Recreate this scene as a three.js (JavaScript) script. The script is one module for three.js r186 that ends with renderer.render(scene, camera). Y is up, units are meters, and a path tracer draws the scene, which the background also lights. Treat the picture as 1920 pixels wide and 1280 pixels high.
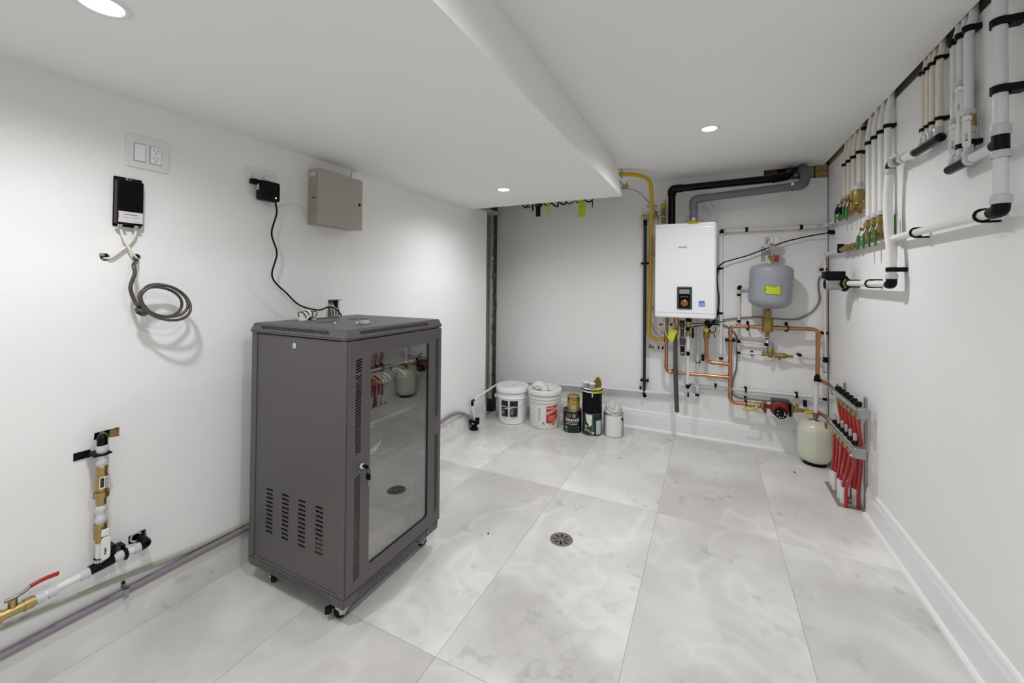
import * as THREE from 'three';
import { mergeGeometries } from 'three/addons/utils/BufferGeometryUtils.js';
import { RoundedBoxGeometry } from 'three/addons/geometries/RoundedBoxGeometry.js';
import { RectAreaLightUniformsLib } from 'three/addons/lights/RectAreaLightUniformsLib.js';

// ------------------------------------------------------------------ camera, lights, exposure
RectAreaLightUniformsLib.init();
const scene = new THREE.Scene();
scene.background = new THREE.Color(0x000000);
const renderer = new THREE.WebGLRenderer({ antialias: true });
renderer.toneMapping = THREE.LinearToneMapping;
renderer.toneMappingExposure = 5.3;
renderer.shadowMap.enabled = true;

const F = 757.45;                                  // focal length for a 1920 x 1280 frame
const camera = new THREE.PerspectiveCamera(2 * Math.atan(640 / F) * 180 / Math.PI, 1.5, 0.05, 30);
{
  const m = [[0.8988881, -0.0095751, 0.4380736], [0.0029739, 0.9998715, 0.0157522], [-0.4381681, -0.0128566, 0.8988011]];
  const right = new THREE.Vector3(m[0][0], -m[0][1], -m[0][2]);
  const up = new THREE.Vector3(-m[1][0], m[1][1], m[1][2]);
  const back = new THREE.Vector3(-m[2][0], m[2][1], m[2][2]);
  camera.quaternion.setFromRotationMatrix(new THREE.Matrix4().makeBasis(right, up, back));
  camera.position.set(0, 1.3, 0);
  camera.setViewOffset(1920, 1280, 0, 116.2, 1920, 1280);   // rising-front lens: verticals stay upright
}
const LAMP_COLOUR = new THREE.Color(0.985, 0.99, 1.0);
const LOW = 0.66, HIGH = 0.96;                      // candela of the lamps in the bulkhead and in the high ceiling
// recessed lamps: x, height of the board they sit in, z, candela
const LAMPS = [
  [-1.322, 1.98, -2.56, LOW, 'recessed ceiling lamp in the bulkhead near the green drain stack'],
  [0.0, 2.25, -2.69, HIGH, 'recessed ceiling lamp in the high ceiling in front of the boiler'],
  [-1.345, 1.98, -0.44, LOW, 'recessed ceiling lamp in the bulkhead above the coiled grey cable'],
  [0.0, 2.25, -0.55, HIGH, 'recessed ceiling lamp overhead beside the bulkhead, above the viewer'],
  [0.0, 2.25, 1.3, 0.7 * HIGH, 'recessed ceiling lamp behind the viewer under the high ceiling'],
  [-1.345, 1.98, 1.3, 0.7 * LOW, 'recessed ceiling lamp behind the viewer under the bulkhead'],
  [0.0, 2.25, 3.1, 0.7 * HIGH, 'recessed ceiling lamp farthest behind the viewer under the high ceiling'],
];

// ------------------------------------------------------------------ helpers
let seedState = 12345;
const rnd = () => { seedState = (seedState * 1664525 + 1013904223) >>> 0; return seedState / 4294967296; };
const V = (x, y, z) => new THREE.Vector3(x, y, z);
const A = (p) => (p.isVector3 ? p : V(p[0], p[1], p[2]));
function plain(g) {
  if (g.index) g = g.toNonIndexed();
  for (const k of Object.keys(g.attributes)) if (!['position', 'normal', 'uv'].includes(k)) g.deleteAttribute(k);
  if (!g.attributes.uv) g.setAttribute('uv', new THREE.BufferAttribute(new Float32Array(g.attributes.position.count * 2), 2));
  if (!g.attributes.normal) g.computeVertexNormals();
  g.morphAttributes = {};
  return g;
}
const join = (a) => (Array.isArray(a) ? (a.length === 1 ? plain(a[0]) : mergeGeometries(a.map(plain))) : plain(a));
const used = {};
function numbered(n) { used[n] = (used[n] || 0) + 1; return used[n] === 1 ? n : n + '_' + String(used[n] - 1).padStart(3, '0'); }
const shade = (o) => { o.castShadow = true; o.receiveShadow = true; return o; };
// a thing: a Group at its base; parts are given in room coordinates and shifted into it
function thing(name, label, category, at, group) {
  const o = new THREE.Group(); o.name = numbered(name); o.position.set(at[0], at[1], at[2]);
  o.userData = { label, category }; if (group) o.userData.group = group;
  o.userData.at = at; scene.add(o); return o;
}
function rootAt(o) { while (o.parent && o.parent !== scene) o = o.parent; return o.userData.at || [0, 0, 0]; }
function part(parent, name, geo, mat, label) {
  const g = join(geo); const at = rootAt(parent); g.translate(-at[0], -at[1], -at[2]);
  const m = shade(new THREE.Mesh(g, mat)); m.name = name; if (label) m.userData.label = label;
  parent.add(m); return m;
}
function single(name, label, category, geo, mat, group) {
  const g = join(geo); g.computeBoundingBox(); const b = g.boundingBox;
  const at = [(b.min.x + b.max.x) / 2, b.min.y, (b.min.z + b.max.z) / 2];
  g.translate(-at[0], -at[1], -at[2]);
  const m = shade(new THREE.Mesh(g, mat)); m.name = numbered(name); m.position.set(...at);
  m.userData = { label, category, at }; if (group) m.userData.group = group; scene.add(m); return m;
}
function struct(name, geo, mat) {
  const m = shade(new THREE.Mesh(join(geo), mat)); m.name = name; m.userData = { kind: 'structure', at: [0, 0, 0] }; scene.add(m); return m;
}
// geometry, all in room coordinates
function box(x0, x1, y0, y1, z0, z1, r = 0, n = 2) {
  const w = Math.abs(x1 - x0), h = Math.abs(y1 - y0), d = Math.abs(z1 - z0);
  const g = r ? new RoundedBoxGeometry(w, h, d, n, Math.min(r, w / 2.01, h / 2.01, d / 2.01)) : new THREE.BoxGeometry(w, h, d);
  g.translate((x0 + x1) / 2, (y0 + y1) / 2, (z0 + z1) / 2); return g;
}
const cbox = (x, y, z, w, h, d, r = 0, n = 2) => box(x - w / 2, x + w / 2, y - h / 2, y + h / 2, z - d / 2, z + d / 2, r, n);
function orient(g, a, dir) {
  const q = new THREE.Quaternion().setFromUnitVectors(V(0, 1, 0), A(dir).clone().normalize());
  g.applyQuaternion(q); const p = A(a); g.translate(p.x, p.y, p.z); return g;
}
function rod(a, b, r, r2 = r, seg = 14) {
  a = A(a); b = A(b); const d = b.clone().sub(a); const g = new THREE.CylinderGeometry(r2, r, d.length(), seg);
  g.translate(0, d.length() / 2, 0); return orient(g, a, d);
}
const hex = (a, b, r) => rod(a, b, r, r, 6);
function turned(profile, a, dir = [0, 1, 0], seg = 24) {
  const g = new THREE.LatheGeometry(profile.map((p) => new THREE.Vector2(Math.max(p[0], 1e-5), p[1])), seg);
  return orient(g, a, dir);
}
function ring(c, dir, R, r, seg = 24, tube = 8, arc = Math.PI * 2) {
  const g = new THREE.TorusGeometry(R, r, tube, seg, arc); g.rotateX(Math.PI / 2); return orient(g, c, dir);
}
function fillet(pts, rad, n = 7) {
  const P = pts.map((p) => A(p).clone()); const out = [P[0]];
  for (let i = 1; i < P.length - 1; i++) {
    const a = P[i - 1].clone().sub(P[i]), b = P[i + 1].clone().sub(P[i]);
    const la = a.length(), lb = b.length(); a.normalize(); b.normalize();
    const ang = a.angleTo(b); const t = Math.min(rad / Math.tan(ang / 2 + 1e-6), la * 0.49, lb * 0.49);
    if (t < 1e-4 || ang > 3.1) { out.push(P[i]); continue; }
    const p0 = P[i].clone().addScaledVector(a, t), p1 = P[i].clone().addScaledVector(b, t);
    for (let k = 0; k <= n; k++) {
      const s = k / n; out.push(p0.clone().multiplyScalar((1 - s) * (1 - s)).addScaledVector(P[i], 2 * s * (1 - s)).addScaledVector(p1, s * s));
    }
  }
  out.push(P[P.length - 1]); return out;
}
// circular sweep along a list of points with end caps
function sweep(pts, r, seg = 12, flat = 1) {
  const P = pts.map(A), n = P.length, pos = [], nor = [], uv = [], idx = [];
  let N = null, len = 0; const T = [];
  for (let i = 0; i < n; i++) T.push(P[Math.min(i + 1, n - 1)].clone().sub(P[Math.max(i - 1, 0)]).normalize());
  for (let i = 0; i < n; i++) {
    if (!N) { N = Math.abs(T[0].y) > 0.9 ? V(1, 0, 0) : V(0, 1, 0); }
    N = N.clone().addScaledVector(T[i], -N.dot(T[i])).normalize();
    const B = T[i].clone().cross(N);
    if (i) len += P[i].distanceTo(P[i - 1]);
    for (let k = 0; k <= seg; k++) {
      const a = k / seg * Math.PI * 2, c = Math.cos(a), s = Math.sin(a) * flat;
      const d = N.clone().multiplyScalar(c).addScaledVector(B, s); const rr = typeof r === 'function' ? r(i / (n - 1)) : r;
      pos.push(P[i].x + d.x * rr, P[i].y + d.y * rr, P[i].z + d.z * rr); const dn = d.clone().normalize(); nor.push(dn.x, dn.y, dn.z); uv.push(k / seg, len);
    }
  }
  for (let i = 0; i < n - 1; i++) for (let k = 0; k < seg; k++) {
    const a = i * (seg + 1) + k, b = a + seg + 1; idx.push(a, a + 1, b, b, a + 1, b + 1);
  }
  for (const e of [0, n - 1]) {
    const c = pos.length / 3, t = e ? T[n - 1] : T[0].clone().negate(); pos.push(P[e].x, P[e].y, P[e].z); nor.push(t.x, t.y, t.z); uv.push(0, 0);
    for (let k = 0; k <= seg; k++) { const j = (e * (seg + 1) + k) * 3; pos.push(pos[j], pos[j + 1], pos[j + 2]); nor.push(t.x, t.y, t.z); uv.push(0, 0); }
    for (let k = 0; k < seg; k++) e ? idx.push(c, c + 1 + k + 1, c + 1 + k) : idx.push(c, c + 1 + k, c + 2 + k);
  }
  const g = new THREE.BufferGeometry();
  g.setAttribute('position', new THREE.Float32BufferAttribute(pos, 3)); g.setAttribute('normal', new THREE.Float32BufferAttribute(nor, 3));
  g.setAttribute('uv', new THREE.Float32BufferAttribute(uv, 2)); g.setIndex(idx); return g;
}
const pipe = (pts, r, bend = 0.03, seg = 14) => sweep(fillet(pts, bend), r, seg);
function curve(pts, n = 40, closed = false) { return new THREE.CatmullRomCurve3(pts.map(A), closed, 'centripetal').getPoints(n); }
const cable = (pts, r, n = 48, seg = 8) => sweep(curve(pts, n), r, seg);
// flat board cut from an outline with holes, set on a plane: origin + u * ux + v * uy
function panel(outline, holes, depth, o, ux, uy, bevel = 0) {
  const s = new THREE.Shape(outline.map((p) => new THREE.Vector2(p[0], p[1])));
  for (const h of holes) s.holes.push(new THREE.Path((THREE.ShapeUtils.isClockWise(h.map((p) => new THREE.Vector2(p[0], p[1]))) ? h : h.slice().reverse()).map((p) => new THREE.Vector2(p[0], p[1]))));
  const g = new THREE.ExtrudeGeometry(s, bevel ? { depth: depth - 2 * bevel, bevelEnabled: true, bevelSize: bevel, bevelOffset: -bevel, bevelThickness: bevel, bevelSegments: 2 } : { depth, bevelEnabled: false });
  if (bevel) g.translate(0, 0, bevel);
  const X = A(ux), Y = A(uy), Z = X.clone().cross(Y); const m = new THREE.Matrix4().makeBasis(X, Y, Z); g.applyMatrix4(m);
  const p = A(o); g.translate(p.x, p.y, p.z); return g;
}
// printed sticker: thin sheet whose print fills u0..u1, v0..v1
function sticker(u0, u1, v0, v1, o, ux, uy, t = 0.0006) {
  const g = plain(new THREE.BoxGeometry(u1 - u0, v1 - v0, t)); g.translate((u0 + u1) / 2, (v0 + v1) / 2, t / 2);
  const X = A(ux), Y = A(uy); g.applyMatrix4(new THREE.Matrix4().makeBasis(X, Y, X.clone().cross(Y))); const p = A(o); g.translate(p.x, p.y, p.z); return g;
}
const rect = (a, b, c, d) => [[a, c], [b, c], [b, d], [a, d]];
const disc = (x, y, r, n = 20, ry = r) => Array.from({ length: n }, (_, i) => [x + r * Math.cos(i / n * 6.28318), y + ry * Math.sin(i / n * 6.28318)]);
const roundRect = (a, b, c, d, r, n = 4) => {
  const o = [];[[b - r, d - r, 0], [a + r, d - r, 1], [a + r, c + r, 2], [b - r, c + r, 3]].forEach(([x, y, q]) => {
    for (let i = 0; i <= n; i++) { const t = (q + i / n) * Math.PI / 2; o.push([x + r * Math.cos(t), y + r * Math.sin(t)]); }
  }); return o;
};
// value noise
function hash(x, y, s) { let h = (x * 374761393 + y * 668265263 + s * 974634777) | 0; h = Math.imul(h ^ (h >>> 13), 1274126177); h ^= h >>> 16; return (h >>> 0) / 4294967296; }
function vnoise(x, y, s = 0, px = 0) {
  const xi = Math.floor(x), yi = Math.floor(y), u = x - xi, v = y - yi, a = u * u * (3 - 2 * u), b = v * v * (3 - 2 * v);
  const w = (k) => (px ? ((k % px) + px) % px : k);
  const p = hash(w(xi), w(yi), s), q = hash(w(xi + 1), w(yi), s), r = hash(w(xi), w(yi + 1), s), t = hash(w(xi + 1), w(yi + 1), s);
  return p + (q - p) * a + (r - p) * b + (p - q - r + t) * a * b;
}
function fbm(x, y, s, oct, px) { let a = 0.5, f = 1, v = 0, n = 0; for (let i = 0; i < oct; i++) { v += a * vnoise(x * f, y * f, s + i, px ? px * f : 0); n += a; a *= 0.5; f *= 2; } return v / n; }
function dataTex(n, m, fn, srgb = true) {
  const d = new Uint8Array(n * m * 4);
  for (let j = 0; j < m; j++) for (let i = 0; i < n; i++) { const c = fn(i / n, j / m, i, j), k = (j * n + i) * 4; d[k] = c[0]; d[k + 1] = c[1]; d[k + 2] = c[2]; d[k + 3] = 255; }
  const t = new THREE.DataTexture(d, n, m); t.magFilter = THREE.LinearFilter; t.minFilter = THREE.LinearFilter; t.wrapS = t.wrapT = THREE.RepeatWrapping;
  if (srgb) t.colorSpace = THREE.SRGBColorSpace; t.needsUpdate = true; return t;
}
function canvasTex(w, h, draw) {
  const c = document.createElement('canvas'); c.width = w; c.height = h; const x = c.getContext('2d'); draw(x, w, h);
  const t = new THREE.CanvasTexture(c); t.colorSpace = THREE.SRGBColorSpace; t.magFilter = THREE.LinearFilter; return t;
}
function worldUV(g, ax, sc = 1, ou = 0, ov = 0) {                 // uv in metres from two axes
  g = plain(g); const p = g.attributes.position, u = g.attributes.uv;
  for (let i = 0; i < p.count; i++) { const q = [p.getX(i), p.getY(i), p.getZ(i)]; u.setXY(i, q[ax[0]] * sc + ou, q[ax[1]] * sc + ov); }
  return g;
}
function crumple(c, size, seed, amp = 0.3, seg = 28, sharp = 3.2) {   // folded cloth or film lump
  const g = new THREE.SphereGeometry(1, seg, Math.round(seg * 0.7)); const p = g.attributes.position;
  for (let i = 0; i < p.count; i++) {
    const v = V(p.getX(i), p.getY(i), p.getZ(i));
    const th = Math.atan2(v.z, v.x), w = Math.min(1, (1 - Math.abs(v.y)) * 4);
    const nn = (a, b) => Math.abs(vnoise(a, b, seed) * 2 - 1);
    const k = 1 - amp * nn(v.x * sharp + 9, v.z * sharp + v.y * sharp * 1.7 + 5) + amp * 0.6 * nn(v.y * sharp * 2 + 3, v.x * sharp * 1.3 + v.z * 2 + 31);
    p.setXYZ(i, c[0] + v.x * k * size[0], c[1] + Math.max(v.y * k, -0.35) * size[1], c[2] + v.z * k * size[2]);
  }
  g.computeVertexNormals(); return g;
}

// ------------------------------------------------------------------ materials
const std = (c, rough = 0.5, metal = 0, extra = {}) => new THREE.MeshStandardMaterial({ color: c, roughness: rough, metalness: metal, ...extra });
const phy = (c, rough, o) => new THREE.MeshPhysicalMaterial({ color: c, roughness: rough, ...o });
const paintBump = dataTex(256, 256, (u, v, i, j) => { const n = 128 + 60 * (fbm(u * 32, v * 32, 7, 3, 32) - 0.5) + 30 * (hash(i, j, 4) - 0.5); return [n, n, n]; }, false);
const wallTone = dataTex(512, 512, (u, v) => { const n = fbm(u * 6, v * 6, 21, 5, 6) - 0.5; const b = 243 + 5 * n; return [b, b, b - 1]; });
const M = {
  wall: std(0xffffff, 0.75, 0, { map: wallTone, bumpMap: paintBump, bumpScale: 0.0006 }),
  ceiling: std(0xf4f4f3, 0.85, 0, { bumpMap: paintBump, bumpScale: 0.0004 }),
  trimPaint: std(0xf5f5f5, 0.35),
  core: std(0x7b7770, 0.95), concrete: std(0x8d8a84, 0.95),
  plaster: std(0xcfcac0, 0.95), greenBoard: std(0x8ea387, 0.9),
  wood: std(0xffffff, 0.8, 0, { map: dataTex(128, 128, (u, v) => { const n = fbm(u * 3, v * 30, 3, 4); return [150 + 60 * n, 122 + 52 * n, 80 + 40 * n]; }) }),
  black: phy(0x060606, 0.5, { specularIntensity: 0.35 }), blackSoft: phy(0x090909, 0.6, { specularIntensity: 0.35 }), blackGloss: phy(0x040404, 0.25, { specularIntensity: 0.4 }), rubber: phy(0x101010, 0.75, { specularIntensity: 0.5 }),
  pex: phy(0xefede8, 0.38, { clearcoat: 0.15, clearcoatRoughness: 0.4 }), pexWarm: phy(0xe9e0d3, 0.4, { clearcoat: 0.15 }), pexClear: phy(0xdfe1e1, 0.35, { clearcoat: 0.2 }),
  collar: phy(0xc9cbcd, 0.3, { clearcoat: 0.3 }), whitePlastic: std(0xe9e9e7, 0.4), whiteGloss: phy(0xf6f7fb, 0.22, { clearcoat: 0.5, clearcoatRoughness: 0.1 }),
  greyPipe: std(0x6d6f74, 0.5), hose: std(0x8b858c, 0.4), hoseOlive: std(0xa7a693, 0.45), condensate: std(0x4b4846, 0.55),
  copper: std(0xc08a68, 0.27, 1), copperDull: std(0xa87455, 0.38, 1), brass: std(0xb39d6b, 0.34, 1), brassDull: std(0x9c8750, 0.5, 0.8), steel: std(0xc4c5c6, 0.28, 1), zinc: std(0xa9abac, 0.45, 0.9), chrome: std(0xdcdde0, 0.12, 1),
  yellowPipe: std(0xc9a520, 0.45), yellowTag: std(0xd2cf3c, 0.6, 0, { side: THREE.DoubleSide }), limeTag: std(0xa9c81e, 0.6), yellow: std(0xcdb61d, 0.5),
  redPaint: std(0x7d1f14, 0.35), redHandle: std(0xb1231c, 0.4), redPex: phy(0xb3262a, 0.35, { clearcoat: 0.3 }), greenHandle: std(0x17733d, 0.45),
  tankGrey: phy(0x9a9ea6, 0.4, { clearcoat: 0.3, clearcoatRoughness: 0.3 }), tankCream: phy(0xd9dbc6, 0.28, { clearcoat: 0.5, clearcoatRoughness: 0.15 }),
  cabinet: std(0x5a5756, 0.42, 0.1), cabinetIn: std(0x2a2929, 0.55, 0.2), beige: std(0xada699, 0.5),
  glass: phy(0xf2f5f4, 0.02, { transmission: 1, thickness: 0, ior: 2.4, specularIntensity: 1 }),
  cableWhite: std(0xe6e1d4, 0.5), cableGrey: std(0x47423f, 0.35), orange: std(0xd98b4e, 0.5), blue: std(0x5b6fb5, 0.5),
  card: std(0xb59b78, 0.9), cloth: std(0xe9e7e2, 0.95), neon: std(0xc9e22a, 0.8), film: phy(0xf4f4f4, 0.25, { transmission: 0.65, thickness: 0, ior: 1.3 }),
  screen: std(0x8f9a93, 0.25), lime: std(0xb9d82a, 0.6),
};

// ------------------------------------------------------------------ the room
const XL = -1.94, XR = 0.826, ZB = -3.85, ZF = 4.2, HC = 2.25, HB = 1.98;
// stone-look porcelain: soft clouds, pale veins, fine dark flecks
const stone = dataTex(1536, 1536, (u, v, i, j) => {
  const wx = fbm(u * 4, v * 4, 50, 4, 4) - 0.5, wy = fbm(u * 4, v * 4, 60, 4, 4) - 0.5;
  const a = u * 4 + wx * 1.6, b = v * 6 + wy * 1.6;
  let t = fbm(a, b, 80, 5) - 0.5;
  const ridge = 1 - Math.abs(fbm(u * 5 + wx * 2.6, v * 3 + wy * 2.6, 90, 4) * 2 - 1);
  const vein = Math.pow(ridge, 9);
  const crack = Math.pow(1 - Math.abs(fbm(u * 9 + wy * 3, v * 9 + wx * 3, 120, 5) * 2 - 1), 26) * Math.max(0, fbm(u * 6, v * 6, 130, 3, 6) - 0.6) * 5;
  const grain = hash(i, j, 3) - 0.5;
  const mid = fbm(u * 24, v * 24, 140, 4, 24) - 0.5, fleck = Math.max(0, fbm(u * 60, v * 60, 150, 3, 60) - 0.62) * Math.max(0, fbm(u * 7, v * 7, 160, 3, 7) - 0.45) * 900;
  const k = 218 + 50 * t + 12 * mid + 14 * vein - 16 * Math.min(1, crack) - Math.min(16, fleck * 0.6) + 6 * grain;
  return [k, k - 1 - 5 * Math.max(0, -t), k - 3 - 10 * Math.max(0, -t)].map((q) => Math.max(0, Math.min(250, q)));
});
const stoneBump = dataTex(256, 256, (u, v, i, j) => { const n = 128 + 70 * (fbm(u * 16, v * 16, 33, 3, 16) - 0.5); return [n, n, n]; }, false);
const tileTones = [0xffffff, 0xf6f5f4, 0xfdfcfa, 0xf1f0ee].map((c) => phy(c, 0.24, { map: stone, bumpMap: stoneBump, bumpScale: 0.00015, ior: 1.5 }));

const floor = struct('floor', worldUV(panel(rect(-2.45, 1.2, -4.4, 4.3), [disc(-0.675, 1.99, 0.054, 28)], 0.156, [0, -0.16, 0], [1, 0, 0], [0, 0, -1]), [0, 2]), std(0xc4c1bb, 0.9));
{
  const xs = [-2.033, -1.443, -0.853, -0.263, 0.327, XR], zs = [-3.85, -2.475, -1.17, 0.135, 1.44, 2.745, ZF];
  let k = 0;
  for (let c = 0; c < 5; c++) for (let r = 0; r < 6; r++) {
    const x0 = Math.max(xs[c], -2.06) + 0.0007, x1 = xs[c + 1] - 0.0007, z0 = zs[r] + 0.0007, z1 = zs[r + 1] - 0.0007;
    let outline = rect(x0, x1, -z1, -z0);
    const holes = [];
    if (c === 4 && r === 0) outline = [[x0, -z1], [x1, -z1], [x1, 3.03], [0.695, 3.03], [0.70, 3.385], [x1, 3.40], [x1, -z0], [x0, -z0]];   // notch where the heating loops come up
    if (xs[c] <= -0.675 && xs[c + 1] > -0.675 && zs[r] <= -1.99 && zs[r + 1] > -1.99) holes.push(disc(-0.675, 1.99, 0.0585, 32));
    const g = plain(panel(outline, holes, 0.004, [0, -0.004, 0], [1, 0, 0], [0, 0, -1], 0.0004));
    // every tile takes its own piece of the stone
    worldUV(g, [0, 2], 0.38, 0.02 + hash(c, r, 5) * 0.7 - x0 * 0.38, 0.02 + hash(c, r, 9) * 0.38 - z0 * 0.38);
    const m = shade(new THREE.Mesh(g, tileTones[Math.floor(hash(c, r, 17) * 4)])); m.name = 'tile'; floor.add(m); k++;
  }
  part(floor, 'mortar_bed', box(0.69, 0.84, -0.0045, -0.0035, -3.41, -3.02), std(0x8c857b, 1));
}

// left wall: board with cut-outs for pipes and cables, stud cavity behind
const wallLeft = struct('wall_left', worldUV(panel(rect(-ZF, 3.41, -0.011, 2.3), [
  [[0.640, 0.738], [0.711, 0.729], [0.709, 0.766], [0.642, 0.764]],
  [[0.742, 0.313], [0.797, 0.308], [0.793, 0.351], [0.741, 0.349]],
  disc(0.659, 1.385, 0.014, 12), disc(0.749, 1.390, 0.013, 12),
  rect(1.602, 1.680, 1.10, 1.205),
  rect(0.7835, 0.8105, 1.7565, 1.8145), rect(1.170, 1.197, 1.753, 1.810), rect(1.226, 1.253, 1.753, 1.810),   // outlet boxes
], 0.0125, [XL - 0.0125, 0, 0], [0, 0, -1], [0, 1, 0]), [2, 1], 0.5), M.wall);
part(wallLeft, 'backing', [box(XL - 0.13, XL - 0.05, -0.01, 2.3, -3.405, ZF)], M.core);
part(wallLeft, 'board_edge', [box(XL - 0.05, XL - 0.0126, -0.01, HB, -3.409, -3.372)], M.wood, 'bare stud edge');
part(wallLeft, 'blocking', [box(XL - 0.045, XL - 0.018, 0.70, 0.80, -0.75, -0.688, 0.002)], M.wood, 'bare wood seen through the upper pipe hole');
part(wallLeft, 'insulation', box(XL - 0.048, XL - 0.022, 0.335, 0.37, -0.80, -0.735, 0.004), M.plaster, 'pale insulation seen through the lower pipe hole');
// right wall
const wallRight = struct('wall_right', worldUV(box(XR, XR + 0.0125, -0.011, 2.236, -3.86, ZF), [2, 1], 0.5), M.wall);
part(wallRight, 'backing', box(XR + 0.013, XR + 0.1, -0.011, 2.7, -4.2, ZF), M.core);
part(wallRight, 'top_plate', box(XR + 0.0005, XR + 0.012, 2.2365, 2.30, -3.84, -2.70), M.wood, 'bare wood top plate');
// back wall: cut away below the ceiling where the flue pipes leave
const wallBack = struct('wall_back', worldUV(panel([[-2.3, -0.011], [0.8205, -0.011], [0.8205, 2.15], [0.70, 2.155], [0.56, 2.158], [0.40, 2.205], [0.40, 2.30], [-2.3, 2.30]], [], 0.0125, [0, 0, ZB - 0.0125], [1, 0, 0], [0, 1, 0]), [0, 1], 0.5), M.wall);
part(wallBack, 'backing', box(-2.45, 0.95, -0.01, 2.7, -4.3, -4.2), M.concrete);
part(wallBack, 'stud', [box(0.745, 0.823, 2.152, 2.205, -3.93, -3.86, 0.002), box(0.745, 0.823, 2.21, 2.262, -3.93, -3.86, 0.002)], M.wood, 'bare wood blocking above the cut board');
part(wallBack, 'green_board', [box(0.69, 0.738, 2.15, 2.26, -3.90, -3.862, 0.003), box(0.555, 0.64, 2.155, 2.22, -3.93, -3.89, 0.003)], M.greenBoard, 'scrap of green moisture board');
part(wallBack, 'header', box(0.40, 0.50, 2.19, 2.262, -3.96, -3.92), M.wood, 'bare wood header');
part(wallBack, 'shim', [box(0.60, 0.64, 2.19, 2.24, -3.90, -3.864, 0.006)], M.plaster);
const wallFront = struct('wall_front', box(-2.3, 1.0, -0.01, 2.7, ZF, ZF + 0.1), M.wall);
const wallNook = struct('wall_nook', [box(-2.32, -2.25, -0.01, 2.7, -3.98, -3.41), box(-2.25, XL - 0.05, -0.01, 2.3, -3.405, -3.35), box(-2.32, -2.25, -0.01, 2.7, -4.2, -3.97)], M.concrete);
// ceiling board stops short of the right wall, leaving the dark gap the pipes pass through
const ceiling = struct('ceiling', worldUV(panel([[-0.72, -ZF], [0.798, -ZF], [0.798, 1.665], [0.750, 1.665], [0.750, 1.735], [0.798, 1.735], [0.798, -ZB], [-0.72, -ZB]], [], 0.013, [0, HC, 0], [1, 0, 0], [0, 0, -1]), [0, 2], 0.5), M.ceiling);
part(ceiling, 'joist_deck', box(-2.45, 0.95, 2.62, 2.7, -4.3, ZF + 0.1), M.wood);
part(ceiling, 'bulkhead', worldUV(panel([[XL - 0.01, HB], [-0.597, HB], [-0.640, HC + 0.005], [-0.640, 2.32], [XL - 0.01, 2.32]], [], ZF + 3.12, [0, 0, -3.12], [1, 0, 0], [0, 1, 0]), [0, 2], 0.5), M.ceiling);
part(ceiling, 'joist', [box(-2.2, -0.72, 2.36, 2.6, -3.32, -3.28), box(-2.2, -0.72, 2.36, 2.6, -3.72, -3.68)], M.wood);
part(ceiling, 'furring', [box(0.803, 0.824, 2.285, 2.33, -2.66, -2.56), box(0.803, 0.824, 2.285, 2.33, -2.12, -2.03)], M.wood, 'short bare wood furring piece');
part(ceiling, 'green_board', [box(-2.10, -1.88, 2.005, 2.02, -3.62, -3.13, 0.003)], M.greenBoard, 'loose strip of green board above the wall');
// baseboards
{
  const prof = [[0, 0], [0.015, 0], [0.015, 0.125], [0.012, 0.14], [0.011, 0.158], [0.006, 0.168], [0, 0.170]];
  const shoe = [[0.015, 0], [0.031, 0], [0.030, 0.009], [0.024, 0.018], [0.015, 0.021]];
  const br = struct('baseboard_right', panel(prof, [], ZF + 2.985, [XR, 0, ZF], [-1, 0, 0], [0, 1, 0]), M.trimPaint);
  part(br, 'shoe_moulding', panel(shoe, [], ZF + 2.985, [XR, 0, ZF], [-1, 0, 0], [0, 1, 0]), M.trimPaint);
  const bb = struct('baseboard_back', panel(prof, [], 2.87, [0.812, 0, ZB], [0, 0, 1], [0, 1, 0]), M.trimPaint);
  part(bb, 'shoe_moulding', panel(shoe, [], 2.87, [0.812, 0, ZB], [0, 0, 1], [0, 1, 0]), M.trimPaint);
  const bl = struct('baseboard_left', box(XL, XL + 0.004, 0, 0.144, -3.405, ZF), std(0x9a968f, 0.9));
  let z = -3.405, i = 0;
  while (z < ZF - 0.05) {
    const l = Math.min(i ? 1.3 : 0.93, ZF - z) - 0.002;
    const g = worldUV(box(XL + 0.004, XL + 0.0125, 0.0005, 0.147, z, z + l, 0.0008, 1), [2, 1], 0.38, 0.05 + 0.08 * i - z * 0.38, 0.1 + 0.15 * i);
    part(bl, 'skirting_tile', g, tileTones[i % 4]); z += l + 0.002; i++;
  }
}
// recessed lamps
for (const [x, y, z, power, label] of LAMPS) {
  const t = thing('recessed_lamp', label, 'ceiling lamp', [x, y, z], 'recessed lamps');
  part(t, 'trim_ring', turned([[0.041, -0.0005], [0.043, -0.004], [0.052, -0.0045], [0.058, -0.001], [0.058, 0.0], [0.041, 0]], [x, y, z], [0, 1, 0], 36), M.whitePlastic);
  part(t, 'lens', turned([[0, -0.0012], [0.041, -0.0012]], [x, y, z], [0, 1, 0], 32), std(0xffffff, 0.4, 0, { emissive: new THREE.Color(1, 0.98, 0.95), emissiveIntensity: 2.2, side: THREE.DoubleSide }));
  const l = new THREE.SpotLight(LAMP_COLOUR, power, 0, 1.42, 0.8, 2);
  l.position.set(0, -0.008, 0); l.castShadow = true; l.shadow.radius = 2; l.target.position.set(0, -1, 0); t.add(l, l.target);
}
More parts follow.
